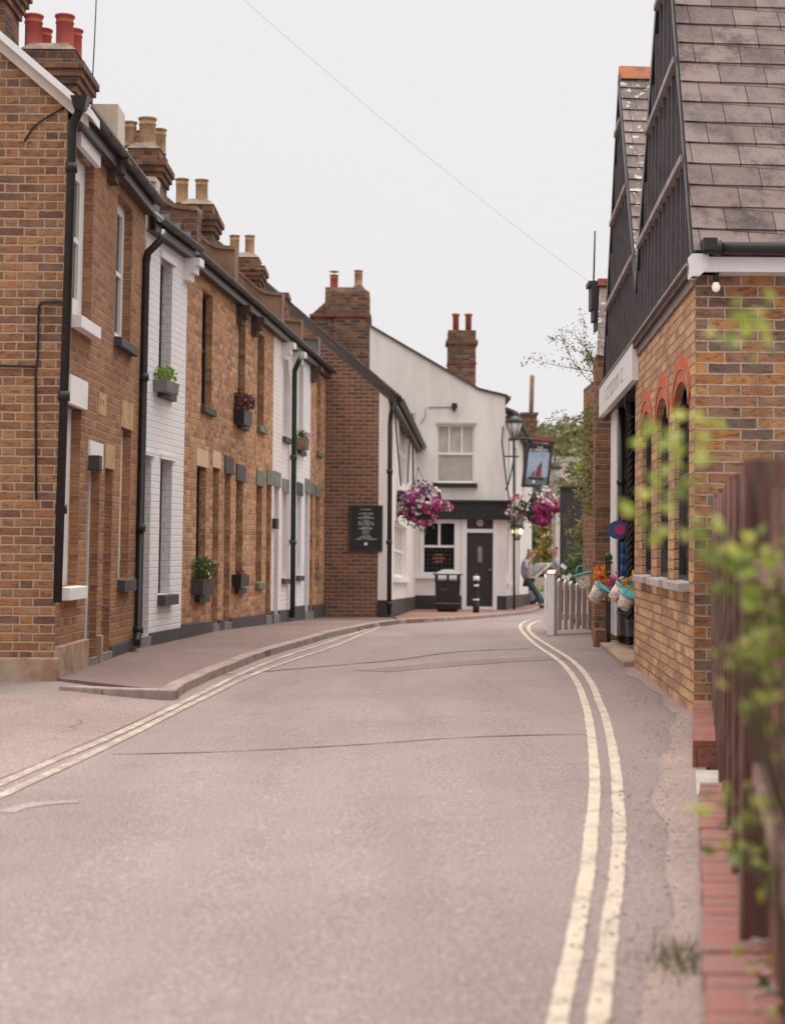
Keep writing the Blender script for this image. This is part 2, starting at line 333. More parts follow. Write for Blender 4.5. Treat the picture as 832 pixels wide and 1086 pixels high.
class MB:
    def __init__(s): s.v = []; s.f = []; s.mi = []; s.rn = []; s.smooth = []; s.m = 0; s.sm = False; s.r = 0.
    def face(s, pts):
        i = len(s.v); s.v += [Vector(p) for p in pts]; s.f.append(tuple(range(i, i+len(pts)))); s.mi.append(s.m); s.rn.append(s.r); s.smooth.append(s.sm)
    def hexa(s, p, skip=()):
        i = len(s.v); s.v += [Vector(q) for q in p]
        for k, q in enumerate([(0,3,2,1),(4,5,6,7),(0,1,5,4),(1,2,6,5),(2,3,7,6),(3,0,4,7)]):
            if k in skip: continue
            s.f.append(tuple(i+a for a in q)); s.mi.append(s.m); s.rn.append(s.r); s.smooth.append(False)
        return s
    def box(s, x0, x1, y0, y1, z0, z1):
        return s.hexa([(x0,y0,z0),(x1,y0,z0),(x1,y1,z0),(x0,y1,z0),(x0,y0,z1),(x1,y0,z1),(x1,y1,z1),(x0,y1,z1)])
    def fbox(s, fr, u0, u1, v0, v1, w0, w1):
        P = fr.P
        return s.hexa([P(u0,v0,w1),P(u1,v0,w1),P(u1,v0,w0),P(u0,v0,w0),P(u0,v1,w1),P(u1,v1,w1),P(u1,v1,w0),P(u0,v1,w0)])
    def prism(s, pts, d):                 # polygon extruded by vector d
        d = Vector(d); pts = [Vector(p) for p in pts]; q = [p+d for p in pts]
        s.face(pts); s.face(q[::-1])
        for i in range(len(pts)):
            j = (i+1) % len(pts); s.face([pts[j], pts[i], q[i], q[j]])
        return s
    def fprism(s, fr, uv, w0, w1):
        return s.prism([fr.P(u, v, w1) for u, v in uv], fr.N*(w0-w1))
    def tube(s, path, r, n=10, cap=True, smooth=True):
        path = [Vector(p) for p in path]; rs = r if isinstance(r, (list, tuple)) else [r]*len(path)
        i0 = len(s.v); prev = None
        for k, p in enumerate(path):
            if k == 0: d = path[1]-p
            elif k == len(path)-1: d = p-path[k-1]
            else: d = (path[k+1]-p).normalized() + (p-path[k-1]).normalized()
            if d.length < 1e-9: d = Vector((0,0,1))
            d.normalize()
            a = prev - d*prev.dot(d) if prev is not None else d.orthogonal()
            if a.length < 1e-6: a = d.orthogonal()
            a.normalize(); prev = a; b = d.cross(a)
            for j in range(n):
                t = 2*math.pi*j/n; s.v.append(p + (a*math.cos(t)+b*math.sin(t))*rs[k])
        for k in range(len(path)-1):
            for j in range(n):
                a0 = i0+k*n+j; a1 = i0+k*n+(j+1) % n
                s.f.append((a0, a1, a1+n, a0+n)); s.mi.append(s.m); s.rn.append(s.r); s.smooth.append(smooth)
        if cap:
            s.f.append(tuple(i0+j for j in range(n))[::-1]); s.mi.append(s.m); s.rn.append(s.r); s.smooth.append(False)
            e = i0+(len(path)-1)*n; s.f.append(tuple(e+j for j in range(n))); s.mi.append(s.m); s.rn.append(s.r); s.smooth.append(False)
        return s
    def lathe(s, prof, O, n=18, axis=None):
        O = Vector(O); ax = Vector(axis or (0,0,1)).normalized(); a = ax.orthogonal().normalized(); b = ax.cross(a); i0 = len(s.v)
        for r, z in prof:
            for j in range(n):
                t = 2*math.pi*j/n; s.v.append(O + ax*z + (a*math.cos(t)+b*math.sin(t))*max(r, 1e-4))
        for k in range(len(prof)-1):
            for j in range(n):
                a0 = i0+k*n+j; a1 = i0+k*n+(j+1) % n
                s.f.append((a0, a1, a1+n, a0+n)); s.mi.append(s.m); s.rn.append(s.r); s.smooth.append(True)
        s.f.append(tuple(i0+j for j in range(n))[::-1]); s.mi.append(s.m); s.rn.append(s.r); s.smooth.append(False)
        e = i0+(len(prof)-1)*n; s.f.append(tuple(e+j for j in range(n))); s.mi.append(s.m); s.rn.append(s.r); s.smooth.append(False)
        return s
    def leaf(s, p, size, asp=.5, nrm=None):
        d = Vector((random.gauss(0,1), random.gauss(0,1), random.gauss(0,.7))).normalized()
        n = d.cross(Vector((random.gauss(0,1), random.gauss(0,1), random.gauss(0,1)))).normalized(); c = n.cross(d)
        s.r = random.random(); p = Vector(p); w = size*asp/2; h = n*size*.12
        i = len(s.v); s.v += [p, p+d*size*.45+c*w+h, p+d*size, p+d*size*.45-c*w+h]
        s.f += [(i, i+1, i+2), (i, i+2, i+3)]; s.mi += [s.m]*2; s.rn += [s.r]*2; s.smooth += [False]*2
    def flower(s, p, size, face):
        face = Vector(face)+Vector((random.gauss(0,.35), random.gauss(0,.35), random.gauss(0,.35))); face.normalize()
        a = face.orthogonal().normalized(); b = face.cross(a); p = Vector(p); s.r = random.random()
        i = len(s.v); s.v.append(p)
        for k in range(10):
            t = k*math.pi/5; rr = size*(.5 if k % 2 == 0 else .36)
            s.v.append(p+(a*math.cos(t)+b*math.sin(t))*rr + face*size*.16)
        for k in range(10):
            s.f.append((i, i+1+k, i+1+(k+1) % 10)); s.mi.append(s.m); s.rn.append(s.r); s.smooth.append(False)
    def build(s, name, mats, parent=None, origin=(0,0,0), merge=False, bevel=0):
        o3 = Vector(origin)
        me = bpy.data.meshes.new(name); me.from_pydata([tuple(p-o3) for p in s.v], [], s.f)
        if not isinstance(mats, (list, tuple)): mats = [mats]
        for m in mats: me.materials.append(m)
        me.polygons.foreach_set('material_index', s.mi); me.polygons.foreach_set('use_smooth', s.smooth)
        if len(s.f) < 30000:
            uvl = me.uv_layers.new(name='UVMap'); me.update()
            for pl in me.polygons:
                n = pl.normal
                if abs(n.z) > .985: t = Vector((1,0,0)); b2 = Vector((0,1,0))
                else:
                    t = Vector((-n.y, n.x, 0)).normalized(); b2 = n.cross(t)
                    if b2.z < 0: b2 = -b2
                for li in pl.loop_indices:
                    p = s.v[me.loops[li].vertex_index]; uvl.data[li].uv = (p.dot(t), p.dot(b2))
        if any(s.rn):
            a = me.attributes.new('rnd', 'FLOAT', 'FACE'); a.data.foreach_set('value', s.rn)
        me.validate(); me.update()
        ob = bpy.data.objects.new(name, me); COL.objects.link(ob)
        if parent is not None: ob.parent = parent
        else: ob.location = o3
        if bevel:
            md = ob.modifiers.new('bevel', 'BEVEL'); md.width = bevel; md.segments = 2; md.limit_method = 'ANGLE'
        return ob

def thing(name, label, cat, loc, group=None, rz=0):
    o = bpy.data.objects.new(name, None); COL.objects.link(o); o.location = loc; o.rotation_euler = (0, 0, rz)
    o.empty_display_size = .2; o['label'] = label; o['category'] = cat
    if group: o['group'] = group
    return o
def tag(o, label, cat, group=None):
    o['label'] = label; o['category'] = cat
    if group: o['group'] = group
    return o
def struct(o): o['kind'] = 'structure'; return o
def stuff(o): o['kind'] = 'stuff'; return o

# ================================================================== SETTING
# --- far ground sheet
mb = MB()
ys = [-5, 0, 10, 20, 30, 45, 60, 80, 100, 140, 200, 400, 900]; xs = [-500, -120, -40, -20, -10, 0, 10, 20, 40, 120, 500]
for i in range(len(ys)-1):
    for j in range(len(xs)-1):
        mb.face([(xs[a], ys[b], base(max(0, ys[b]))-.16) for a, b in ((j,i),(j+1,i),(j+1,i+1),(j,i+1))])
struct(mb.build('ground', mat('earth', (.16,.13,.09), .95, .5, .8, dark=(.08,.09,.04), bump=.4)))

# --- road
M_ROAD = asphalt_mat('asphalt_worn', (.262,.208,.198), (.212,.165,.158), False)
mb = MB()
def frange(a, b, n): return [a+(b-a)*i/n for i in range(n+1)]
ys = frange(.6, 32, 150) + frange(32.4, 110, 90); xs = frange(-13, 7.5, 82)
V = [[(x, y, road_z(x, y)) for x in xs] for y in ys]
mb.v = [Vector(p) for r in V for p in r]; nx = len(xs)
for i in range(len(ys)-1):
    for j in range(nx-1):
        mb.f.append((i*nx+j, i*nx+j+1, (i+1)*nx+j+1, (i+1)*nx+j)); mb.mi.append(0); mb.rn.append(0); mb.smooth.append(True)
struct(mb.build('road', M_ROAD))

# --- strips lying on the road
def resample(pts, step):
    out = [pts[0]]
    # Catmull-Rom
    P = [pts[0]] + list(pts) + [pts[-1]]; out = []
    for i in range(1, len(P)-2):
        a, b, c, d = P[i-1], P[i], P[i+1], P[i+2]; n = max(2, int((c-b).length/step))
        for k in range(n):
            t = k/n; out.append(.5*((2*b)+(c-a)*t+(2*a-5*b+4*c-d)*t*t+(3*b-a-3*c+d)*t**3))
    out.append(pts[-1]); return out
def strip(name, pxs, width, m, lift=.005, wob=.0, fn=road_z, step=.12):
    pts = [hit(x, y, fn) for x, y in pxs]; pts = [Vector((p.x, p.y, 0)) for p in pts]
    pts = resample(pts, step); mb = MB(); rows = []
    for i, p in enumerate(pts):
        d = (pts[min(i+1, len(pts)-1)] - pts[max(i-1, 0)]).normalized(); n = Vector((d.y, -d.x, 0))
        w = width/2
        a = p + n*(w+random.uniform(-wob, wob)); b = p - n*(w+random.uniform(-wob, wob))
        rows.append((a, p, b))
    for r0, r1 in zip(rows, rows[1:]):
        for k in (0, 1):
            q = [r0[k], r0[k+1], r1[k+1], r1[k]]
            mb.face([(v.x, v.y, fn(v.x, v.y)+lift) for v in q][::-1])
    return mb.build(name, m)
def line_mat(nm='road_paint_yellow', w0=.50, w1=.64):
    m, t, b = nodes(nm); g = G(t); P = g.pos()
    wear = g.m('ADD', g.m('MULTIPLY', g.noise(P, 5, 6, .7), .6), g.m('MULTIPLY', g.noise(P, 60, 3, .7), .45))
    f = g.step(wear, w0, w1)
    c = g.mix(g.m('MULTIPLY', g.noise(P, 3, 4), .5), (.52, .445, .345, 1), (.43, .36, .28, 1))
    c = g.mix(g.m('MULTIPLY', f, .85), c, (.24,.175,.16,1))
    t.links.new(c, b.inputs['Base Color']); b.inputs['Roughness'].default_value = .75
    return m
M_YEL = line_mat(); M_YELW = line_mat('road_paint_worn', .44, .56)
RB = [(629,1110),(633,1086),(643,1009.6),(648,968.5),(653.5,927.5),(656,886.4),(654.7,845.3),(650.6,804.3),(642,763.2),(634,742.7),(624.7,722),(607,701.6),(581.6,685),(565,674),(560,667),(563,662),(573,658)]
RA = [(585,1110),(590.6,1086),(607,1009.6),(614.5,968.5),(622,927.5),(626,886.4),(630,845.3),(629,804.3),(624,763.2),(618.6,742.7),(610,722),(593,701.6),(569,685),(556,673),(551.5,666),(553,661.5),(563,657)]
LB = [(-30,858),(0,845),(50,822),(110,794),(150,774),(192,752.5),(222,738),(250,724),(280,711),(320,697),(350,687),(376,676.5),(395,668.5),(406,663)]
LA = [(-30,845),(0,832),(50,810),(105,787.5),(150,767),(192,746.5),(222,731.5),(250,717.5),(280,704.5),(310,693.5),(340,684),(370,674),(390,667.5),(402,662.5)]
for nm, pts, w in (('yellow_line', RA, .054), ('yellow_line', RB, .054), ('yellow_line', LA, .06), ('yellow_line', LB, .06)):
    struct(strip(nm, pts, w, M_YELW if pts in (LA, LB) else M_YEL, .005, .003, step=.08))
M_SEAM = asphalt_mat('tarmac_seam', (.165,.128,.122), (.14,.108,.102), False)
struct(strip('road_seam', [(120,800),(250,797),(380,790),(480,783),(560,780),(625,779)], .022, M_SEAM, .004, .008))
struct(strip('road_seam', [(235,716),(330,708),(420,700),(480,692),(560,688)], .05, M_SEAM, .004, .02))
M_LANEP = asphalt_mat('patch_pale', (.36,.28,.255), (.32,.25,.225), False)
M_PATCH = asphalt_mat('tarmac_patch', (.22,.16,.15), (.19,.14,.13), False)
struct(strip('road_patch', [(395,712),(470,705),(560,699),(596,697)], .5, M_PATCH, .003, .03))
struct(strip('road_patch', [(5,862),(40,853),(82,850)], .09, M_LANEP, .003, .02))
# lane to the left: pinkish worn strip
M_LANE = asphalt_mat('tarmac_pink', (.29,.217,.198), (.22,.162,.15))
mb = MB()
Lp = [(-60,737),(10,737),(58,737),(110,740),(178,745),(172,752),(130,772),(80,793),(30,815),(-60,850)]
pp = [gnd(x, y) for x, y in Lp]
top, bot = pp[:5], pp[5:][::-1]
def lerp(a, b, t): return a + (b-a)*t
def poly_at(pts, t):
    t *= len(pts)-1; i = min(int(t), len(pts)-2); return lerp(pts[i], pts[i+1], t-i)
n1, n2 = 30, 16
for i in range(n1):
    for j in range(n2):
        q = []
        for a, b in ((i,j),(i+1,j),(i+1,j+1),(i,j+1)):
            P0 = lerp(poly_at(top, a/n1), poly_at(bot, a/n1), b/n2); q.append((P0.x, P0.y, road_z(P0.x, P0.y)+.004))
        mb.face(q)
struct(mb.build('side_lane', M_LANE))

# --- facade base lines of the left row
C0 = at(57, 726, 125); P1 = at(147, 688, 96.5); P2 = at(191.5, 675, 87.5); P3 = at(287, 659, 67.2); P4 = at(343, 653, 55.3)
for P in (C0, P1, P2, P3, P4): P.z = base(P.y)
WG0 = at(340, 655, 55); WG1 = at(412, 655, 55); PF0 = at(440, 646, 41); PF1 = at(534, 645, 41); PS1 = at(563, 637.5, 30.5)
for P in (WG0, WG1, PF0, PF1, PS1): P.z = base(P.y)

# pavement
M_PAVE = asphalt_mat('pavement_tarmac', (.215,.148,.132), (.16,.108,.10))
Lk = [C0+Vector((.02,-.02,0)), P1, P2, P3, P4, WG1+Vector((-.3,0,0)), WG1+Vector((.1,.2,0))]
def path_len(pts): return sum((b-a).length for a, b in zip(pts, pts[1:]))
def along(pts, s):
    tot = path_len(pts)*s; 
    for a, b in zip(pts, pts[1:]):
        l = (b-a).length
        if tot <= l: return lerp(a, b, tot/l)
        tot -= l
    return pts[-1].copy()
def sheet(name, A, B, m, n=80, k=8, lift=0., skirt=.25):
    mb = MB()
    for i in range(n):
        for j in range(k):
            q = []
            for a, b in ((i,j),(i+1,j),(i+1,j+1),(i,j+1)):
                P0 = lerp(along(A, a/n), along(B, a/n), b/k); q.append((P0.x, P0.y, base(P0.y)+lift))
            mb.face(q)
    def sk(p, q):
        mb.face([(p.x,p.y,base(p.y)+lift),(q.x,q.y,base(q.y)+lift),(q.x,q.y,base(q.y)-skirt),(p.x,p.y,base(p.y)-skirt)])
    for i in range(n): sk(along(B, i/n), along(B, (i+1)/n))
    for j in range(k):
        sk(lerp(A[0], B[0], j/k), lerp(A[0], B[0], (j+1)/k))
    return mb.build(name, m)
back = [p + Vector((-.15, 0, 0)) for p in Lk]
back[0] = Lk[0] + Vector((-.0, 0, 0))
struct(sheet('pavement', back, KERB[:10], M_PAVE, 90, 10))
m, t, b = nodes('brick_paving'); g = G(t)
M_PAVING = brick_mat('paving_brick', [(.30,.16,.125),(.25,.14,.11),(.34,.19,.15)], (.2,.13,.11,1), LN=.2, H=.1, bond='stretcher', mt=.006, dirt=.3, bump=.3)
fa = [WG1+Vector((.1,.2,0)), PF0, PF1, lerp(PF1, PS1, .5), PS1]
fb = KERB[9:] + [KERB[-1]+Vector((1.1, 9, 0))]
struct(sheet('paving', fa, fb, M_PAVING, 60, 8, .002))
# kerbstones
M_KERB = mat('kerb_stone', (.34,.25,.22), .85, .5, 6, dark=(.2,.15,.14), bump=.4)
mb = MB(); kp = resample([Vector((p.x, p.y, 0)) for p in KERB], .25); s = 0; tot = path_len(kp)
while s < tot-.1:
    e = min(s+.9, tot); a = along(kp, s/tot); b = along(kp, (e-.012)/tot); s = e
    d = (b-a).normalized(); n = Vector((d.y, -d.x, 0))
    jz = random.uniform(.004, .012); jn = random.uniform(-.006, .01)
    def kz(p, z): return (p.x, p.y, base(p.y)+z)
    o_, i_ = n*(.012+jn), -n*.13
    mb.hexa([kz(a+o_,-.2),kz(b+o_,-.2),kz(b+i_,-.2),kz(a+i_,-.2),kz(a+o_*.2,jz),kz(b+o_*.2,jz),kz(b+i_,jz),kz(a+i_,jz)])
# edge stones round the corner towards the gable
ce = [KERB[0], hit(120, 731.5, pav), hit(62, 728, pav)]
tot = path_len(ce); s = 0
while s < tot-.1:
    e = min(s+.6, tot); a = along(ce, s/tot); b = along(ce, (e-.012)/tot); s = e
    d = (b-a).normalized(); n = Vector((d.y, -d.x, 0)); o_ = -n*.012; i_ = n*.13
    mb.hexa([kz(a+o_,-.2),kz(b+o_,-.2),kz(b+i_,-.2),kz(a+i_,-.2),kz(a+o_,.008),kz(b+o_,.008),kz(b+i_,.008),kz(a+i_,.008)])
struct(mb.build('kerb', M_KERB, bevel=.012))

# gravelly edge on the right
M_GRAVEL = asphalt_mat('crumbled_edge', (.33,.25,.225), (.25,.19,.17), False)
SH0 = at(735, 755, 156); SH0.z = 0
def shop_pt(q): return Vector((2.045+98*(q-1/156)+(SH0.x-2.045), F*q, 0))
def wall_c(q, c): return Vector((319*q+c, F*q, 0))
fl = [wall_c(1/700,.0), wall_c(1/446,.0), wall_c(1/250,.0), wall_c(1/206,0.02), shop_pt(1/156), shop_pt(1/111.5), shop_pt(1/86.8)]
mb = MB(); n = 320
for i in range(n):
    for j in range(5):
        q = []
        for a, b in ((i,j),(i+1,j),(i+1,j+1),(i,j+1)):
            P0 = along(fl, a/n) + Vector((.05, 0, 0)); w = .10 + .03*math.sin(a*.09)+.018*math.sin(a*.23)
            if 80 < a < 150: w += .10*math.sin((a-80)/70*math.pi)
            x = P0.x - (w+.05)*b/5; q.append((x, P0.y, road_z(x, P0.y)+.004+.010*(1-b/5)))
        mb.face(q[::-1])
struct(mb.build('verge', M_GRAVEL)); random.seed(11)
# loose grit
M_GRIT = mat('grit', (.52,.41,.34), .9, .5, 30)
mb = MB()
for k in range(1500):
    a = random.random()**1.2; P0 = along(fl, a); x = P0.x - random.random()**1.8*.35; s_ = random.uniform(.002, .006)
    z = road_z(x, P0.y)+.006
    mb.hexa([(x+dx*s_*random.uniform(.6,1.2), P0.y+dy*s_*random.uniform(.6,1.2), z+dz*s_) for dz in (0,.8) for dx, dy in ((-1,-1),(1,-1),(1,1),(-1,1))])
stuff(mb.build('loose_gravel', M_GRIT))

# ================================================================== LEFT ROW
ROW = {'A': Fr(C0, P1, C0.z, P1.z, .013), 'C': Fr(P1, P2, P1.z, P2.z, .009), 'D': Fr(P2, P3, P2.z, P3.z, .002), 'G': Fr(P3, P4, P3.z, P4.z, .001)}
EAVE = 4.93
def wall_shell(mb, fr, u0, u1, v0, v1, ops, thick=.3, ends=True, back=True):
    us = sorted({u0, u1, *[o[0] for o in ops], *[o[1] for o in ops]}); vs = sorted({v0, v1, *[o[2] for o in ops], *[o[3] for o in ops]})
    us = [u for u in us if u0 <= u <= u1]; vs = [v for v in vs if v0 <= v <= v1]
    P = fr.P
    for a, b in zip(us, us[1:]):
        for c, d in zip(vs, vs[1:]):
            cu, cv = (a+b)/2, (c+d)/2
            if any(o[0] < cu < o[1] and o[2] < cv < o[3] for o in ops): continue
            mb.face([P(a,c), P(b,c), P(b,d), P(a,d)])
    for o in ops:
        a, b, c, d, dp = o[:5]
        mb.face([P(b,c,0), P(b,c,-dp), P(b,d,-dp), P(b,d,0)]); mb.face([P(a,c,-dp), P(a,c,0), P(a,d,0), P(a,d,-dp)])
        mb.face([P(a,d,0), P(b,d,0), P(b,d,-dp), P(a,d,-dp)]); mb.face([P(a,c,-dp), P(b,c,-dp), P(b,c,0), P(a,c,0)])
    if back: mb.face([P(u1,v0,-thick), P(u0,v0,-thick), P(u0,v1,-thick), P(u1,v1,-thick)])
    mb.face([P(u0,v1), P(u1,v1), P(u1,v1,-thick), P(u0,v1,-thick)])
    if ends:
        mb.face([P(u0,v0,-thick), P(u0,v0), P(u0,v1), P(u0,v1,-thick)]); mb.face([P(u1,v0), P(u1,v0,-thick), P(u1,v1,-thick), P(u1,v1)])

def make_window(root, O, fr, a, b, c, d, dp, fm, gm, sash=True, bars=1, blind=None, ft=.05):
    w = MB(); t = ft; z0 = -dp+.012
    if b-a < .2: t = .03
    w.fbox(fr, a, a+t, c, d, -dp-.03, z0); w.fbox(fr, b-t, b, c, d, -dp-.03, z0)
    w.fbox(fr, a+t, b-t, c, c+t, -dp-.03, z0); w.fbox(fr, a+t, b-t, d-t, d, -dp-.03, z0)
    if sash:
        m = (c+d)/2; w.fbox(fr, a+t, b-t, m-.022, m+.022, -dp-.03, z0-.004)
    for k in range(bars):
        u = a+t+(b-a-2*t)*(k+1)/(bars+1); w.fbox(fr, u-.011, u+.011, c+t, d-t, -dp-.028, z0-.008)
    win = w.build('window', fm, root, O)
    g = MB(); g.fbox(fr, a-.02, b+.02, c-.02, d+.02, -dp-.06, -dp-.02); g.build('pane', gm, win, O)
    if blind:
        g = MB(); g.fbox(fr, a+t, b-t, c+t, d-t, -dp-.018, -dp-.012); g.build('blind', blind, win, O)
    return win
def sill(root, O, fr, a, b, z, h, m, pr=.06): 
    x = MB(); x.hexa([fr.P(a,z-h,pr),fr.P(b,z-h,pr),fr.P(b,z-h,-.09),fr.P(a,z-h,-.09),fr.P(a,z-.012,pr),fr.P(b,z-.012,pr),fr.P(b,z,-.09),fr.P(a,z,-.09)])
    return x.build('sill', m, root, O, bevel=.004)
def make_door(root, O, fr, a, b, c, d, dp, fm, dm):
    x = MB(); t = .045
    x.fbox(fr, a, a+t, c, d, -dp-.05, -dp+.015); x.fbox(fr, b-t, b, c, d, -dp-.05, -dp+.015); x.fbox(fr, a+t, b-t, d-t, d, -dp-.05, -dp+.015)
    x.build('door_frame', fm, root, O)
    y = MB(); y.fbox(fr, a+t, b-t, c, d-t, -dp-.06, -dp-.01)
    w = b-a-2*t; h = d-c
    for (f0, f1) in ((.08,.42),(.52,.9)):
        for (g0, g1) in ((.12,.46),(.54,.88)):
            y.fbox(fr, a+t+w*g0, a+t+w*g1, c+h*f0, c+h*f1, -dp-.012, -dp-.002)
    dr = y.build('door', dm, root, O)
    k = MB(); k.lathe([(.012,0),(.012,.03),(.028,.04),(.03,.06),(.015,.075)], fr.P(a+t+w*.15, c+1.0, -dp-.01), 10, fr.N); k.build('handle', M_LEAD, dr, O)

def gutter(root, O, fr, u0, u1, v, w=.155, r=.046, m=M_GUT):
    x = MB(); n = 8; P = fr.P; N = max(2, int((u1-u0)/.6)+1); us = frange(u0, u1, N)
    for a, b in zip(us, us[1:]):
        for k in range(n):
            t0 = math.pi+math.pi*k/n; t1 = math.pi+math.pi*(k+1)/n
            x.sm = True
            x.face([P(a, v+math.sin(t0)*r, w+math.cos(t0)*r), P(b, v+math.sin(t0)*r, w+math.cos(t0)*r), P(b, v+math.sin(t1)*r, w+math.cos(t1)*r), P(a, v+math.sin(t1)*r, w+math.cos(t1)*r)])
            x.face([P(b, v+math.sin(t0)*r*.9, w+math.cos(t0)*r*.9), P(a, v+math.sin(t0)*r*.9, w+math.cos(t0)*r*.9), P(a, v+math.sin(t1)*r*.9, w+math.cos(t1)*r*.9), P(b, v+math.sin(t1)*r*.9, w+math.cos(t1)*r*.9)])
    x.sm = False
    for a in us[1:-1]:      # union clips
        for k in range(n):
            t0 = math.pi+math.pi*k/n; t1 = math.pi+math.pi*(k+1)/n; R2 = r*1.15
            x.face([P(a-.02, v+math.sin(t0)*R2, w+math.cos(t0)*R2), P(a+.02, v+math.sin(t0)*R2, w+math.cos(t0)*R2), P(a+.02, v+math.sin(t1)*R2, w+math.cos(t1)*R2), P(a-.02, v+math.sin(t1)*R2, w+math.cos(t1)*R2)])
    x.fbox(fr, u0, u1, v-.01, v+.012, w+r*.9, w+r*1.12)
    # fascia and soffit
    x.fbox(fr, u0, u1, v-.14, v+.03, w-r-.03, w-r-.005)
    x.build('gutter', m, root, O)
    y = MB(); y.fbox(fr, u0, u1, v-.14, v-.12, -.02, w-r-.03); y.build('soffit', M_SOFFIT, root, O)
def downpipe(root, O, pts, r=.036, m=M_BLACK, collars=()):
    x = MB(); x.tube(pts, r, 12)
    for c, d in collars: x.lathe([(r*1.35,-.04),(r*1.35,.04)], c, 12, d)
    return x.build('downpipe', m, root, O)

def chimney_pot(mb, O, r, h, hood=False):
    mb.lathe([(r*1.04,0),(r*.98,h*.05),(r*.94,h*.1),(r*.92,h*.74),(r*1.0,h*.76),(r*1.0,h*.8),(r*.93,h*.82),(r*.95,h*.93),(r*1.09,h*.95),(r*1.09,h),(r*.86,h),(r*.82,h*.8)], O, 18)
def chimney(root, O, x0, x1, y0, y1, zb, zt, m, pots, pm, lean=0, bands=3, parent=None, cap=True):
    """a corbelled stack with pots"""
    x = MB(); H = zt-zb
    c = .075*bands; 
    x.box(x0, x1, y0, y1, zb, zt-c-.15)
    z = zt-c-.15
    for k in range(bands):
        e = .03*(k+1); x.box(x0-e, x1+e, y0-e, y1+e, z, z+.075); z += .075
    x.box(x0, x1, y0, y1, z, z+.15); z += .15
    st = x.build('chimney', m, parent or root, O)
    f = MB(); e = .015
    f.hexa([(x0-e,y0-e,z),(x1+e,y0-e,z),(x1+e,y1+e,z),(x0-e,y1+e,z),(x0+.08,y0+.08,z+.09),(x1-.08,y0+.08,z+.09),(x1-.08,y1-.08,z+.09),(x0+.08,y1-.08,z+.09)])
    f.build('flaunching', M_MORTAR, st, O)
    for i, (px_, py_, r, h) in enumerate(pots):
        p = MB(); chimney_pot(p, (px_, py_, z+.05), r, h); p.build('chimney_pot', pm[i] if isinstance(pm, list) else pm, st, O)
    return st

EV = {'A': 4.93, 'C': 4.79, 'D': 4.76, 'G': 4.76}
def row_house(fk, pxa, pxb, ym, name_label, wm, wins, doors, eave=None, group='terraced houses along the left pavement', plinth=None, extra=None, gut=True, roofm=M_SLATEG, ua=None, ub=None):
    fr = ROW[fk]; eave = eave or EV[fk]
    u0 = fr.u(pxa, ym) if ua is None else ua; u1 = fr.u(pxb, ym) if ub is None else ub
    O = fr.P(u0, 0, 0)
    root = thing('terraced_house', name_label, 'house', O, group)
    ops = []; build = []
    for kind, W_ in [('w', w) for w in wins] + [('d', d) for d in doors]:
        xl, xr, top, bot = W_['box']
        a = fr.pix(xl, (top+bot)/2)[0]; b, vt = fr.pix(xr, top); b2, vb = fr.pix(W_.get('xb', xr), bot); b = (b+b2)/2
        if 'width' in W_: a = b - W_['width']
        if kind == 'd': vb = max(.02, min(vb, .14))
        dp = W_.get('dp', .1)
        a = max(a, u0+.03); b = min(b, u1-.03)
        ops.append((a, b, vb, vt, dp)); build.append((kind, W_, a, b, vb, vt, dp))
    w = MB(); wall_shell(w, fr, u0, u1, -.4, eave, ops)
    w.build('wall', wm, root, O)
    for kind, W_, a, b, c, d, dp in build:
        if kind == 'w':
            win = make_window(root, O, fr, a, b, c, d, dp, W_.get('frame', M_WHITE), W_.get('glass', M_GLASS), blind=W_.get('blind'), ft=W_.get('ft', .05))
            sm = W_.get('sill')
            if sm: sill(root, O, fr, a-.02, b+W_.get('sx', .09), c, W_.get('sh', .1), sm, W_.get('sp', .06))
        else:
            make_door(root, O, fr, a, b, c, d, dp, W_.get('frame', M_WHITE), W_.get('paint', M_DOOR))
            s_ = MB(); s_.fbox(fr, a-.05, b+.05, -.2, c, -dp-.05, .03); s_.build('doorstep', W_.get('stepm', M_MIDGREY), root, O)
        lm = W_.get('lintel')
        if lm:
            x = MB(); h = W_.get('lh', .22); x.fbox(fr, a-.04, b+W_.get('lx', .1), d, d+h, -.05, W_.get('lp', .006)); x.build('lintel', lm, root, O)
    if plinth:
        x = MB(); segs = [u0]; 
        for kind, W_, a, b, c, d, dp in sorted(build, key=lambda k: k[2]):
            if kind == 'd': segs += [a-.02, b+.02]
        segs.append(u1)
        for a, b in zip(segs[::2], segs[1::2]):
            if b-a > .03: x.fbox(fr, a, b, -.3, plinth[1], -.02, plinth[2] if len(plinth) > 2 else .035)
        x.build('plinth', plinth[0], root, O, bevel=.006)
    # roof: two slopes over the house
    tp = .84; D = 3.1; ov = .1; r = MB()
    P = fr.P
    e0 = eave-.06
    for (w0, z0, w1, z1) in ((ov, e0-ov*0, -D, e0+(D+ov)*tp), (-2*D, e0, -D, e0+(D+ov)*tp)):
        A0, B0, A1, B1 = P(u0,z0,w0), P(u1,z0,w0), P(u0,z1,w1), P(u1,z1,w1)
        r.hexa([A0, B0, B1, A1, A0+Vector((0,0,.05)), B0+Vector((0,0,.05)), B1+Vector((0,0,.05)), A1+Vector((0,0,.05))])
    rf = r.build('roof', roofm, root, O)
    if gut: gutter(root, O, fr, u0, u1, eave-.06)
    return root, O, fr, u0, u1, build, rf

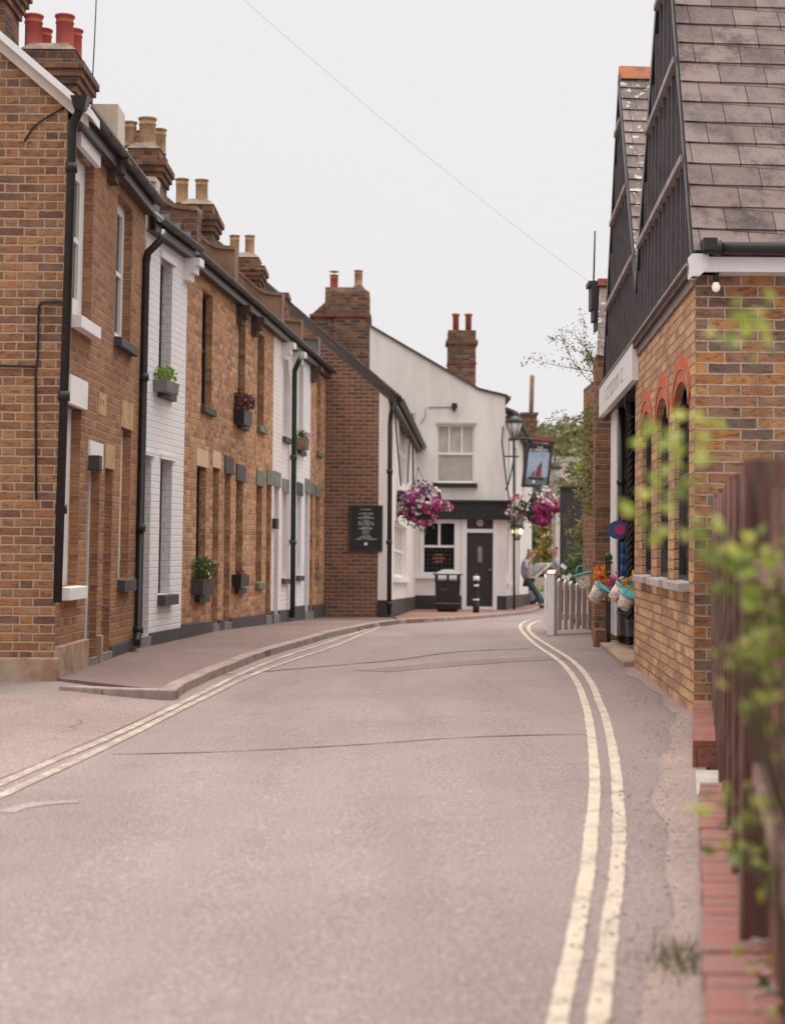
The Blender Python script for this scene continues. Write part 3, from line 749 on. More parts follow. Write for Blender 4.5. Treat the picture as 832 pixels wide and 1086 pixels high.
def party_wall(root, O, fr, u, th, m, eave=4.76, rise=.27, front=.15, cope=M_BROWN_RENDER, w_end=-3.0, steps=False, top=.40):
    """a swept parapet standing across the roof between two houses"""
    tp = .84; e = eave; rf = lambda w: e-.06+(.1-w)*tp+rise
    prof = [(front, e+top), (.0, e+top+.01), (-.12, e+top+.03), (-.22, e+top+.08), (-.34, max(e+top+.16, rf(-.34))), (-.7, rf(-.7)+.02), (w_end, rf(w_end))]
    bot = [(w_end, e+(.1-w_end)*tp-.25), (.1, e-.0), (front, e-.02)]
    x = MB(); x.prism([fr.P(u, z, w) for w, z in prof+bot], fr.T*th)
    pw = x.build('party_wall', m, root, O)
    c = MB()
    for (w0, z0), (w1, z1) in zip(prof, prof[1:]):
        c.hexa([fr.P(u-.03, z0, w0), fr.P(u+th+.03, z0, w0), fr.P(u+th+.03, z1, w1), fr.P(u-.03, z1, w1), fr.P(u-.03, z0+.05, w0), fr.P(u+th+.03, z0+.05, w0), fr.P(u+th+.03, z1+.05, w1), fr.P(u-.03, z1+.05, w1)])
    c.build('coping', cope, pw, O)
    if steps:
        f = MB()
        for k in range(9):
            w = .08-k*.13; z = e-.06+(.1-w)*tp
            f.fbox(fr, u-.008, u-.001, z-.05, z+.19, w-.14, w)
        f.build('flashing', M_LEAD, pw, O)
def corbel(root, O, fr, u, v, m, th=.22):
    x = MB()
    for k in range(3): x.fbox(fr, u-th/2, u+th/2, v-.09*(k+1), v-.09*k, 0, .2-.06*k)
    x.build('corbel', m, root, O)

# House A ------------------------------------------------------------
rA = row_house('A', 60, 107.6, 550, 'brown brick end house nearest the camera, gable wall facing the lane', B_LEFT2,
    wins=[dict(box=(78.5,98.4,175,347), sill=M_WHITE, lx=.03, sx=.04, ft=.2, lintel=M_WHITE, lh=.3, lp=.05, sh=.12, sp=.09),
          dict(box=(67,85,434,620), xb=83.3, sill=M_WHITE, lx=.03, sx=.04, ft=.2, lintel=M_WHITE, lh=.25, lp=.05, sh=.12, sp=.09)],
    doors=[dict(box=(91.5,104,497,695), xb=103.5, lintel=M_WHITE, lh=.24, lp=.02, lx=.05)], plinth=(M_STONE,.26,.05), ua=0.0)
rootA, OA, frA, uA0, uA1 = rA[:5]
# gable wall of house A, facing the camera
gfr = Fr((C0.x-9, C0.y), (C0.x, C0.y), C0.z, C0.z, .013)
GL = 9.0; tp = .84; ev = EAVE-.05
x = MB(); gw = [(GL, -.5), (GL, ev+.05), (GL-3.1, ev+.05+3.1*tp), (GL-6.2, ev+.05), (GL-6.2, -.5)]
x.fprism(gfr, gw, -.28, -.0); x.build('wall', B_LEFT, rootA, OA)
x = MB()
for s0, s1, th_, w0, w1, dz in ((0,3.1,.1,-.02,.05,.02),):
    a = (GL+.18, ev+.05-.18*tp); b = (GL-3.1, ev+.05+3.1*tp)
    x.prism([gfr.P(a[0], a[1]-.10, .045), gfr.P(b[0], b[1]-.10, .045), gfr.P(b[0], b[1]-.0, .045), gfr.P(a[0], a[1]-.0, .045)], gfr.N*-.06)
x.build('verge_fillet', M_CREAM, rootA, OA)
x = MB()
x.prism([gfr.P(GL+.22, ev+.05-.22*tp, .09), gfr.P(GL-3.1, b[1], .09), gfr.P(GL-3.1, b[1]+.07, .09), gfr.P(GL+.22, ev+.12-.22*tp, .09)], gfr.N*-.4)
x.build('barge_board', M_WHITE, rootA, OA)
x = MB(); x.fbox(gfr, GL-7, GL+.045, -.4, .17, .0, .07); x.build('plinth', M_STONE, rootA, OA, bevel=.01)
# cables on the gable
x = MB()
def gp(px, py, w=.015): u_, v_ = gfr.pix(px, py, w); return gfr.P(u_, v_, w)
x.tube([gp(-30,386), gp(10,388), gp(38,389)], .010, 6); x.tube([gp(69,320), gp(44,320.5), gp(41,326), gp(40,380), gp(38,395), gp(38.5,530)], .010, 6)
x.tube([gp(72,112), gp(50,124), gp(36,134), gp(26,150)], .008, 6)
x.build('cable', M_BLACK, rootA, OA)
# downpipe at the corner
pA = lambda px, py, w=.08: (lambda uv: frA.P(uv[0], uv[1], w))(frA.pix(px, py, w))
downpipe(rootA, OA, [pA(86,106,.18), pA(86,114,.17), pA(79,129,.1), pA(77,140,.08), pA(61,639,.08)], .037, M_BLACK, [(pA(76,178), (0,0,1)), (pA(68,420), (0,0,1)), (pA(65,540), (0,0,1))])
x = MB(); 
_h = pA(86,108,.18); x.hexa([(_h.x-.05,_h.y-.05,_h.z-.07),(_h.x+.04,_h.y-.05,_h.z-.07),(_h.x+.04,_h.y+.05,_h.z-.07),(_h.x-.05,_h.y+.05,_h.z-.07),(_h.x-.075,_h.y-.08,_h.z+.035),(_h.x+.065,_h.y-.08,_h.z+.035),(_h.x+.065,_h.y+.08,_h.z+.035),(_h.x-.075,_h.y+.08,_h.z+.035)])
x.build('hopper', M_BLACK, rootA, OA)
# chimneys of A
x = MB()
ch = at(59, 57, 100)
chimney(rootA, OA, ch.x-.30, ch.x+.26, ch.y-.3, ch.y+.42, 5.2, ch.z-.04, B_CHIM,
        [(ch.x-.21, ch.y-.12, .098, .36), (ch.x+.12, ch.y-.12, .098, .36), (ch.x-.19, ch.y+.28, .095, .33), (ch.x+.14, ch.y+.28, .095, .33)], M_RED_TC, bands=4)
ch = at(-8, 5, 100)
chimney(rootA, OA, ch.x-.5, ch.x+.2, ch.y-.3, ch.y+.4, 5.8, ch.z+.4, B_CHIM, [(ch.x, ch.y, .1, .35)], M_RED_TC, bands=4)
# aerial
x = MB(); p0 = at(97, 108, 95); p1 = at(103, -20, 95); x.tube([p0, lerp(p0, p1, .5)+Vector((.004,0,0)), p1], .008, 6); q0 = at(90, 96, 95); q1 = at(101, 96, 95); x.tube([q0, q1], .012, 6)
x.build('aerial', M_DKGREEN, rootA, OA)
# lamp box above the door
tx = MB(); a_, b_ = frA.pix(94.5, 491); tx.fbox(frA, a_-.06, a_+.08, b_-.07, b_+.07, .0, .11)
o = tx.build('wall_light', M_DKGREY, None, frA.P(a_, b_, 0), bevel=.008); tag(o, 'small square grey light box on the white lintel of the nearest front door', 'wall light')

# House B ------------------------------------------------------------
rB = row_house('A', 107.6, 147, 550, 'brown brick house with yellow stone lintels and dated stone, second in the row', B_LEFT2,
    wins=[dict(box=(123,140,222,368), xb=139, ft=.10, sill=M_DKGREY, sh=.1, sp=.08),
          dict(box=(127,138,456,613), xb=137, ft=.10, lx=.06, sill=M_DKGREY, lintel=M_YSTONE, lh=.28, sh=.13, sp=.08)],
    doors=[dict(box=(109.3,119.3,498,690), xb=116, lintel=M_YSTONE, lh=.24, lx=.06)], plinth=(M_DKGREY,.12,.02), ua=uA1)
rootB, OB, frB, uB0, uB1 = rB[:5]
a_, vt_ = frA.pix(105, 413); b_, vb_ = frA.pix(112, 442)
x = MB(); x.fbox(frA, a_, b_, vb_, vt_-.02, -.03, .006); st = x.build('date_stone', M_YSTONE, rootB, OB)
x = MB()
for r_ in range(2):
    for k in range(2):
        uu = a_+.06+k*.12; vv = vb_+.08+r_*.12
        x.fbox(frA, uu, uu+.012, vv, vv+.07, .006, .008); x.fbox(frA, uu, uu+.05, vv+.06, vv+.07, .006, .008); x.fbox(frA, uu+.04, uu+.052, vv+.02, vv+.06, .006, .008)
x.build('carving', M_BROWN_RENDER, st, OB)
# cream rendered stub and chimney 2
party_wall(rootB, OB, frA, uB1-.28, .26, M_CREAM, eave=4.93, cope=M_CREAM, rise=.2, top=.1)
ch = at(156, 163, 84)
chimney(rootB, OB, ch.x-.2, ch.x+.2, ch.y-.3, ch.y+.42, 5.2, ch.z, B_CHIM,
        [(ch.x-.2, ch.y-.12, .085, .32), (ch.x+.02, ch.y-.12, .11, .37), (ch.x-.12, ch.y+.28, .09, .3), (ch.x+.12, ch.y+.28, .085, .33)], M_TAN_TC, bands=3)
x = MB(); q = at(114, 130, 94); x.box(q.x-.15, q.x+.15, q.y-.2, q.y+.3, 4.6, q.z+.16); x.build('rendered_stack', M_CREAM, rootB, OB)
corbel(rootA, OA, frA, frA.u(116, 180), frA.pix(118, 178)[1]+.1, M_SOFFIT)

# House C (white) ----------------------------------------------------
rC = row_house('C', 147, 193, 560, 'white painted brick house with green leaves in its upper window box', B_WHITE,
    wins=[dict(box=(169,181.8,281,417), xb=182, sill=M_DKGREY, frame=M_BLACK, dp=.13, lintel=B_WHITE, lh=.08, lp=.03),
          dict(box=(169,182,489,629), xb=181, sill=M_DKGREY, frame=M_BLACK, dp=.13, sh=.13, sp=.09, lintel=B_WHITE, lh=.06, lp=.03)],
    doors=[dict(box=(149,160,484,674), xb=158, lintel=B_WHITE, lh=.05, lp=.03, frame=M_DKGREY)], plinth=(M_DKGREY,.14,.03), ua=0., ub=ROW['C'].len)
rootC, OC, frC, uC0, uC1 = rC[:5]
pC = lambda px, py, w=.08: (lambda uv: frC.P(uv[0], uv[1], w))(frC.pix(px, py, w))
downpipe(rootC, OC, [pC(173,246,.24), pC(171,254,.24), pC(157,268,.1), pC(155,280,.08), pC(146.5,672,.08), pC(145,682,.16)], .042, M_BLACK, [(pC(152.5,400),(0,0,1)), (pC(149,560),(0,0,1)), (pC(146.5,668),(0,0,1))])
corbel(rootC, OC, frC, uC1-.1, 4.79-.2, M_WHITE)

# House D ------------------------------------------------------------
def DD(px, y=560): return ROW['D'].u(px, y)
rD = row_house('D', 192, 236, 560, 'warm brick house with pale stone lintels and leafy box on its lower sill', B_WARM,
    wins=[dict(box=(214,225,314,434), sill=M_DKGREY, frame=M_BLACK),
          dict(box=(208,218,496,630), sill=M_DKGREY, frame=M_BLACK, lintel=M_PSTONE, lh=.22)],
    doors=[dict(box=(225,232,497,661), xb=231, lintel=M_PSTONE, lh=.22, frame=M_DKGREY)], plinth=(M_DKGREY,.17,.03), ua=0.)
rootD, OD, frD, uD0, uD1 = rD[:5]
party_wall(rootC, OC, frC, uC1-.2, .24, B_DARK, steps=True)
ch = at(210, 221, 76)
chimney(rootD, OD, ch.x-.2, ch.x+.24, ch.y-.3, ch.y+.35, 4.6, ch.z-.0, B_CHIM, [(ch.x-.22, ch.y-.05, .09, .35), (ch.x+.055, ch.y-.05, .09, .34)], M_TAN_TC, bands=3)
# House E ------------------------------------------------------------
rE = row_house('D', 236, 264, 560, 'warm brick house with dark grey lintels, planted boxes on both sills', B_WARM,
    wins=[dict(box=(252.5,260,338,450), sill=M_DKGREY, frame=M_DKGREY),
          dict(box=(250,257.4,511,622), xb=257, sill=M_DKGREY, frame=M_DKGREY, lintel=M_DKGREY, lh=.23, lp=.02)],
    doors=[dict(box=(237.5,243.8,503,659), lintel=M_DKGREY, lh=.24, lp=.02, frame=M_DKGREY)], plinth=(M_DKGREY,.17,.03), ua=uD1)
rootE, OE, frE, uE0, uE1 = rE[:5]
party_wall(rootD, OD, frD, uD1-.12, .24, M_BROWN_RENDER)
# House F ------------------------------------------------------------
rF = row_house('D', 264, 288, 560, 'warm brick house with sage green lintels and a bare lower sill', B_WARM,
    wins=[dict(box=(273,280,357,454), sill=M_GREEN, frame=M_DKGREY),
          dict(box=(271.4,277.6,516,617), sill=M_GREEN, frame=M_DKGREY, lintel=M_GREEN, lh=.22, lp=.02)],
    doors=[dict(box=(282,287,515,650), xb=286.3, lintel=M_GREEN, lh=.24, lp=.02, frame=M_DKGREY)], plinth=(M_DKGREY,.17,.03), ua=uE1, ub=ROW['D'].len)
rootF, OF, frF, uF0, uF1 = rF[:5]
ch = at(262, 276, 66)
chimney(rootF, OF, ch.x-.16, ch.x+.2, ch.y-.3, ch.y+.35, 4.6, ch.z, B_CHIM, [(ch.x-.2, ch.y-.05, .08, .34), (ch.x+.045, ch.y-.05, .08, .34)], M_TAN_TC, bands=4)
# House G ------------------------------------------------------------
rG = row_house('G', 287, 309, 560, 'blush white painted house with small black box beside its door', B_PINK,
    wins=[dict(box=(300,305.4,371,465), sill=M_DKGREY), dict(box=(299,304,523,613), sill=M_DKGREY, lintel=M_MIDGREY, lh=.22, lp=.02)],
    doors=[dict(box=(290,295,517,648), lintel=M_MIDGREY, lh=.24, lp=.02)], plinth=(M_DKGREY,.2,.03), ua=0.)
rootG, OG, frG, uG0, uG1 = rG[:5]
party_wall(rootF, OF, frF, uF1-.15, .22, M_BROWN_RENDER)
a_, b_ = frG.pix(290.5, 555.5)
x = MB(); x.fbox(frG, a_-.16, a_+.12, b_-.08, b_+.08, 0, .06); tag(x.build('meter_box', M_BLACK, None, frG.P(a_, b_, 0)), 'small black box on the blush white wall beside a front door', 'meter box')
# House H ------------------------------------------------------------
rH = row_house('G', 309, 328, 560, 'bright white painted house with green downpipe and a pot of pink flowers upstairs', B_WHITE,
    wins=[dict(box=(316,321.4,388,478), sill=M_DKGREY), dict(box=(314.4,319,526,610), sill=M_DKGREY, lintel=M_DKGREY, lh=.22, lp=.02)],
    doors=[dict(box=(322.7,326.8,523,641), lintel=M_MIDGREY, lh=.24, lp=.02)], plinth=(M_DKGREY,.25,.03), ua=uG1)
rootH, OH, frH, uH0, uH1 = rH[:5]
pG = lambda px, py, w=.08: (lambda uv: frG.P(uv[0], uv[1], w))(frG.pix(px, py, w))
downpipe(rootH, OH, [pG(319,379,.2), pG(317,383,.2), pG(312.5,393,.1), pG(312.3,402,.08), pG(310,655,.08)], .045, M_DKGREEN, [(pG(311.3,485),(0,0,1)), (pG(310.5,575),(0,0,1))])
ch = at(293, 325, 60)
x = MB(); x.box(ch.x-.3, ch.x+.2, ch.y-.3, ch.y+.3, 4.9, ch.z+.1); x.box(ch.x-.34, ch.x+.24, ch.y-.34, ch.y+.34, ch.z+.1, ch.z+.2); x.build('chimney', B_CHIM, rootH, OH)
# House I ------------------------------------------------------------
rI = row_house('G', 328, 343, 560, 'last brick house of the row, green lintels, next to the side wall of the pub', B_WARM,
    wins=[dict(box=(335.5,340,403,480), sill=M_GREEN), dict(box=(334,338.6,528,607), sill=M_GREEN, lintel=M_GREEN, lh=.2, lp=.02)],
    doors=[dict(box=(328.2,331.3,525,638), lintel=M_GREEN, lh=.22, lp=.02)], plinth=(M_DKGREY,.25,.03), ua=uH1, ub=ROW['G'].len)
rootI, OI, frI, uI0, uI1 = rI[:5]
x = MB(); wall_shell(x, Fr((P4.x-6, P4.y+.01), (P4.x-.3, P4.y+.01), P4.z, P4.z, flip=True), 0, 5.7, -.4, EAVE, []); x.build('wall', B_WARM, rootI, OI)
party_wall(rootG, OG, frG, uG1-.1, .2, M_BROWN_RENDER, rise=.15, top=.28)
party_wall(rootH, OH, frG, uH1-.1, .2, M_MIDGREY, rise=.15, top=.28)
for rt_, O_, f_, u_ in ((rootE, OE, frD, uD1+.9), (rootF, OF, frD, uE1+.1), (rootG, OG, frG, .9), (rootH, OH, frG, uG1+.1), (rootI, OI, frG, uH1+.05)):
    corbel(rt_, O_, f_, u_, 4.76-.2, M_SOFFIT if O_ is not OG and O_ is not OH else M_WHITE)

# window boxes -------------------------------------------------------
M_LEAF1 = leaf_mat('leaves_lime', [(.10,.20,.02),(.20,.34,.03),(.32,.42,.06)])
M_LEAF2 = leaf_mat('leaves_deep', [(.02,.05,.012),(.05,.11,.02),(.09,.17,.04)])
M_LEAF3 = leaf_mat('leaves_olive', [(.10,.12,.03),(.18,.2,.05),(.25,.21,.08)])
M_HEATH = leaf_mat('leaves_plum', [(.10,.03,.04),(.17,.06,.07),(.08,.06,.03)])
F_WHITE = leaf_mat('petals_white', [(.72,.66,.66),(.82,.78,.76)], .25)
F_PINK = leaf_mat('petals_magenta', [(.30,.02,.13),(.46,.03,.2),(.55,.1,.32)], .25)
F_PURP = leaf_mat('petals_purple', [(.09,.02,.16),(.17,.03,.24)], .25)
F_RED = leaf_mat('petals_red', [(.45,.03,.07),(.55,.07,.12)], .25)
F_PALE = leaf_mat('petals_rose', [(.62,.33,.45),(.7,.45,.55)], .25)
def window_box(fr, px, py, ln, h, dpth, bm, label, lm, n, size, spread, fl=None, group='planted boxes on window sills', w=-.02):
    u, v = fr.pix(px, py, w+dpth/2)
    O = fr.P(u, v, w)
    root = thing('window_box', label, 'window box', O, group)
    x = MB(); x.hexa([fr.P(u-ln/2*.94,v,w+dpth),fr.P(u+ln/2*.94,v,w+dpth),fr.P(u+ln/2*.94,v,w),fr.P(u-ln/2*.94,v,w),fr.P(u-ln/2,v+h,w+dpth+.01),fr.P(u+ln/2,v+h,w+dpth+.01),fr.P(u+ln/2,v+h,w),fr.P(u-ln/2,v+h,w)])
    x.build('box', bm, root, O, bevel=.004)
    y = MB()
    for k in range(n):
        t = random.uniform(-1, 1); a = random.random()*2*math.pi; rr = random.random()**.5
        y.leaf(fr.P(u+t*ln/2*.95, v+h+spread*.45+math.sin(a)*rr*spread*.6*(1-.3*t*t), w+dpth/2+math.cos(a)*rr*spread*.55), size*random.uniform(.6,1.2), .6)
    y.build('foliage', lm, root, O)
    if fl:
        z = MB()
        for k in range(fl[1]):
            z.flower(fr.P(u+random.uniform(-.5,.5)*ln, v+h+random.uniform(.1,.9)*spread, w+dpth+random.uniform(0,.1)), fl[2], fr.N)
        z.build('flowers', fl[0], root, O)
    return root
window_box(frC, 175, 417, .6, .13, .17, M_MIDGREY, 'grey box of bright green leaves on the white house upper sill', M_LEAF1, 260, .05, .17)
window_box(frD, 213, 631, .6, .2, .17, M_DKGREY, 'dark box of round green bush with white flowers on a low sill', M_LEAF2, 700, .045, .27, (F_WHITE, 8, .05))
window_box(frE, 256.5, 451, .6, .2, .17, M_BLACK, 'black box of spiky plum heather on an upper sill', M_HEATH, 350, .08, .25)
window_box(frE, 254, 622, .6, .17, .15, M_BLACK, 'small black empty looking planter on the grey lintelled house lower sill', M_HEATH, 60, .04, .06)
window_box(frG, 320, 477, .35, .2, .2, M_BROWN_RENDER, 'brown pot of pale pink flowers on the bright white house upper sill', M_LEAF2, 120, .06, .12, (F_PALE, 26, .07))

# ================================================================== PUB
Opub = Vector(WG1)
pub = thing('pub', 'white painted pub with black fascia, brick side wing and tall brick chimneys at the bend', 'pub', Opub)
wg = Fr((WG1.x-4, WG1.y), (WG1.x, WG1.y), WG1.z, WG1.z)
def wgp(px, py): return wg.pix(px, py)
u401, _ = wgp(400.5, 600); uE, vE = wgp(411.5, 425); _, vtop = wgp(345, 368)
sl_ = (vtop-vE)/(uE-wgp(345,368)[0])
x = MB(); x.fprism(wg, [(0,-.4),(4,-.4),(4,vE),(0,vE+4*sl_)], -.28, 0); x.build('wall', B_SIDE, pub, Opub)
x = MB(); x.fprism(wg, [(u401,.33),(4.004,.33),(4.004,vE-.02),(u401,vE-.02+(4-u401)*sl_)], -.02, .006); x.build('painted_strip', M_RENDER, pub, Opub)
x = MB(); x.fbox(wg, u401, 4.03, -.3, .33, -.02, .03); x.build('plinth', M_CHAR, pub, Opub)
# wing front
wf = Fr(WG1, PF0, WG1.z, PF0.z)
wl = wf.len
o1 = [wf.pix(418,560)[0], wf.pix(431,560)[0], wf.pix(425,612)[1], wf.pix(425,556)[1], .1]
o2 = [wf.pix(422.5,480)[0], wf.pix(433,480)[0], wf.pix(427,512)[1], wf.pix(427,443)[1], .1]
x = MB(); wall_shell(x, wf, 0, wl, -.4, vE+.05, [o1, o2]); x.build('wall', M_RENDER, pub, Opub)
for o_ in (o1, o2):
    make_window(pub, Opub, wf, *o_[:4], .1, M_WHITE, M_GLASSL, blind=M_BLIND)
sill(pub, Opub, wf, o1[0]-.3, o1[1]+.3, o1[2], .12, M_WHITE, .1)
x = MB(); x.fbox(wf, 0.01, wl, -.3, .33, -.02, .03); x.build('plinth', M_CHAR, pub, Opub)
gutter(pub, Opub, wf, -.1, wl, vE+.02, .2, .06)
# wing roof
x = MB(); P = wf.P
for w0, w1 in ((.22, -5.),):
    z0 = vE+.03; z1 = vE+.03+(-w1+.22)*sl_
    A0, B0, A1, B1 = P(-.12,z0,w0), P(wl,z0,w0), P(-.12,z1,w1), P(wl,z1,w1); d_ = Vector((0,0,.045))
    x.hexa([A0,B0,B1,A1,A0+d_,B0+d_,B1+d_,A1+d_])
x.build('roof', M_SLATEG, pub, Opub)
pW = lambda px, py, w=.07: (lambda uv: wf.P(uv[0], uv[1], w))(wf.pix(px, py, w))
downpipe(pub, Opub, [pW(414,424,.18), pW(416,430,.18), pW(414.5,440,.08), pW(413.5,450,.07), pW(412.5,652,.07)], .045, M_BLACK, [(pW(413,500),(0,0,1)), (pW(412.5,575),(0,0,1)), (pW(412.5,640),(0,0,1))])
x = MB(); x.tube([pW(440,438), pW(434,470), pW(432,512)], .018, 6); x.tube([pW(437,438), pW(438,520)], .022, 6); x.tube([pW(418,432), pW(421,470), pW(425,515)], .018, 6); x.build('cable', M_CHAR, pub, Opub)
# pub front
pf = Fr((PF0.x-3.6, PF0.y), (PF1.x, PF1.y), PF0.z, PF0.z)
def pfp(px, py, w=0): return pf.pix(px, py, w)
pl = pf.len
ug, vg = pfp(534.5, 421); u5, v5 = pfp(508, 414); u3, v3 = pfp(390, 345)
vg0 = pfp(534, 421)[1]
dn = [(pfp(494.5,600)[0]), (pfp(522.5,600)[0]), .08, pfp(514,565)[1]]
fanl = [dn[0], dn[1], pfp(514,561)[1], pfp(514,551)[1]]
gw_ = [pfp(449.5,580)[0], pfp(481.5,580)[0], pfp(465,607)[1], pfp(465,555)[1]]
uw = [pfp(462.5,480)[0], pfp(503,480)[0], pfp(480,512)[1], pfp(480,450)[1]]
lowtop = min(v5, vg)-.02
x = MB(); wall_shell(x, pf, 0, pl, -.4, lowtop, [(*dn[:2], dn[2], fanl[3], .12), (*gw_, .08), (*uw, .1)], thick=.3)
x.fprism(pf, [(u3-.1, lowtop), (pl, lowtop), (pl, vg), (u5, v5), (u3-.1, v3+.05)], -.3, 0)
x.build('wall', M_RENDER, pub, Opub)
# coping along the gable
x = MB()
for (a, b), (c, d) in (((pl+.06, vg), (u5, v5)), ((u5, v5), (u3-.1, v3+.05))):
    x.prism([pf.P(a,b,.06), pf.P(c,d,.06), pf.P(c,d+.06,.06), pf.P(a,b+.06,.06)], pf.N*-.4)
x.build('verge', M_SOFFIT, pub, Opub)
# roof behind the gable
x = MB(); dy = Vector((0, 9, 0))
pts = [pf.P(pl+.15, vg-.05, -.05), pf.P(u5, v5-.02, -.05), pf.P(u3-.1, v3+.03, -.05)]
for a, b in zip(pts, pts[1:]): x.hexa([a, b, b+dy, a+dy, a+Vector((0,0,.07)), b+Vector((0,0,.07)), b+dy+Vector((0,0,.07)), a+dy+Vector((0,0,.07))])
x.build('roof', M_SLATEG, pub, Opub)
# upper window: three light casement over blinds
w_ = MB(); a, b, c, d = uw; t_ = .05; z0 = -.07
w_.fbox(pf, a, a+t_, c, d, -.12, z0); w_.fbox(pf, b-t_, b, c, d, -.12, z0); w_.fbox(pf, a, b, c, c+t_, -.12, z0+.002); w_.fbox(pf, a, b, d-t_, d, -.12, z0+.002)
mm = (c+d)/2; w_.fbox(pf, a, b, mm-.03, mm+.03, -.12, z0+.004)
for k in (1, 2): u = a+(b-a)*k/3; w_.fbox(pf, u-.02, u+.02, mm, d-t_, -.12, z0-.002)
win = w_.build('window', M_WHITE, pub, Opub); x = MB(); x.fbox(pf, a, b, c, d, -.14, -.125); x.build('pane', M_GLASSL, win, Opub)
x = MB(); x.fbox(pf, a+.05, b-.05, c+.05, d-.05, -.122, -.115)
for k in range(9): vv = c+.08+k*.07; x.fbox(pf, a+.05, b-.05, vv, vv+.01, -.115, -.108) if vv < mm-.05 else None
x.build('blind', M_BLIND, win, Opub)
x = MB(); x.fbox(pf, a-.13, b+.07, c-.13, c-.01, -.05, .12); x.build('sill', M_BLACK, win, Opub)
x = MB(); x.fbox(pf, a-.02, b+.06, d, d+.05, -.02, .03); x.build('drip_mould', M_CREAM, win, Opub)
# ground window: two panes over leaded panel
a, b, c, d = gw_; w_ = MB(); t_ = .055; mm = c+(d-c)*.53
w_.fbox(pf, a-.1, a, c-.05, d+.08, -.05, .03); w_.fbox(pf, b, b+.1, c-.05, d+.08, -.05, .03); w_.fbox(pf, a-.1, b+.1, d+.08, d+.14, -.05, .035)
w_.fbox(pf, a, b, mm-.03, mm+.03, -.12, -.03); u = (a+b)/2; w_.fbox(pf, u-.03, u+.03, mm+.03, d, -.12, -.035)
win = w_.build('window', M_WHITE, pub, Opub)
x = MB(); x.fbox(pf, a-.02, b+.02, c-.02, d+.02, -.14, -.1); x.build('pane', M_GLASS, win, Opub)
x = MB()
for k in range(1, 7): u = a+(b-a)*k/7; x.fbox(pf, u-.006, u+.006, c, mm-.03, -.1, -.094)
for k in range(1, 6): v = c+(mm-c)*k/6; x.fbox(pf, a, b, v-.006, v+.006, -.1, -.0945)
x.build('leading', M_DKGREY, win, Opub)
x = MB(); uc = (a+b)/2; vc = c+(mm-c)*.5
for r_, (wd) in enumerate((.2,.3,.22)):
    for k in range(7): u = uc-wd/2*1.0+wd*k/7; x.fbox(pf, u, u+wd/7*.6, vc+.1-.09*r_, vc+.14-.09*r_, -.094, -.09)
x.build('lettering', mat('gilt', (.5,.22,.08), .5, .1), win, Opub)
x = MB(); x.fbox(pf, a-.32, b+.15, c-.16, c-.05, -.02, .1); x.build('sill', M_WHITE, win, Opub)
# pub door
a, b, c, d = dn; x = MB(); x.fbox(pf, a-.12, a, 0.0, fanl[3]+.1, -.05, .035); x.fbox(pf, b, b+.1, 0.0, fanl[3]+.1, -.05, .035); x.fbox(pf, a-.12, b+.1, fanl[3]+.1, fanl[3]+.2, -.05, .03)
x.fbox(pf, a, b, d, fanl[2], -.12, .0); x.build('door_frame', M_WHITE, pub, Opub)
x = MB(); x.fbox(pf, a, b, c, d, -.14, -.08)
dr = x.build('door', M_DOOR, pub, Opub)
x = MB(); x.fbox(pf, (a+b)/2-.05, (a+b)/2+.06, c+1.15, c+1.55, -.08, -.072); x.build('pane', M_LEAD, dr, Opub)
x = MB(); x.lathe([(.02,0),(.03,.03),(.015,.05)], pf.P(b-.08, c+.95, -.08), 10, pf.N); x.build('handle', M_LEAD, dr, Opub)
x = MB(); x.fbox(pf, a, b, fanl[2], fanl[3]+.1, -.14, -.09); x.build('fanlight', M_GLASSL, pub, Opub)
x = MB(); x.lathe([(.09,0),(.09,.012)], pf.P((a+b)/2, (fanl[2]+fanl[3])/2+.03, -.09), 16, pf.N); x.build('emblem', M_CREAM, pub, Opub)
# plinth of the front (gap at the door)
x = MB(); e1 = pfp(436,600)[0]; x.fbox(pf, e1, a-.12, -.3, .36, -.02, .03); x.fbox(pf, b+.1, pl, -.3, .36, -.02, .03); x.build('plinth', M_CHAR, pub, Opub)
# fascia with moulding, wrapping the corner
ps = Fr(PF1, PS1, PF1.z, PS1.z, flip=False)
if ps.N.x < 0: pass
fv0, fv1 = pfp(500,549.5)[1], pfp(500,533)[1]; fu = pfp(446,540)[0]
x = MB(); x.fbox(pf, fu, pl+.12, fv0, fv1, 0, .14); x.fbox(pf, fu, pl+.2, fv1, fv1+.06, 0, .22); x.fbox(pf, fu, pl+.16, fv0-.04, fv0, 0, .17)
x.fbox(ps, 0, 7, fv0, fv1, 0, .14); x.fbox(ps, 0, 7, fv1, fv1+.06, 0, .22); x.fbox(ps, 0, 7, fv0-.04, fv0, 0, .17)
x.build('fascia', M_BLACK, pub, Opub)
# side of the pub
so1 = [(1.0,2.0,.75,2.2,.08),(3.3,4.3,.75,2.2,.08),(6.4,7.4,.12,2.2,.1),(1.2,2.1,3.3,4.6,.08),(4.6,5.5,3.3,4.6,.08)]
x = MB(); wall_shell(x, ps, 0, ps.len, -.4, vg-.4, so1); x.build('wall', M_RENDER, pub, Opub)
for i_, o_ in enumerate(so1): make_window(pub, Opub, ps, *o_[:4], .08, M_WHITE, M_GLASS)
for o_ in so1[:2]: sill(pub, Opub, ps, o_[0]-.15, o_[1]+.15, o_[2], .1, M_WHITE, .12)
x = MB()
for u in (.05, 2.6, 5.2): x.fbox(ps, u, u+.25, .36, fv0, 0, .05)
x.build('pilaster', M_RENDER, pub, Opub)
x = MB(); x.fbox(ps, 0, ps.len, -.3, .36, -.02, .06); x.build('plinth', M_CHAR, pub, Opub)
x = MB(); P = ps.P; z0 = vg-.12; d_ = Vector((0,0,.07))
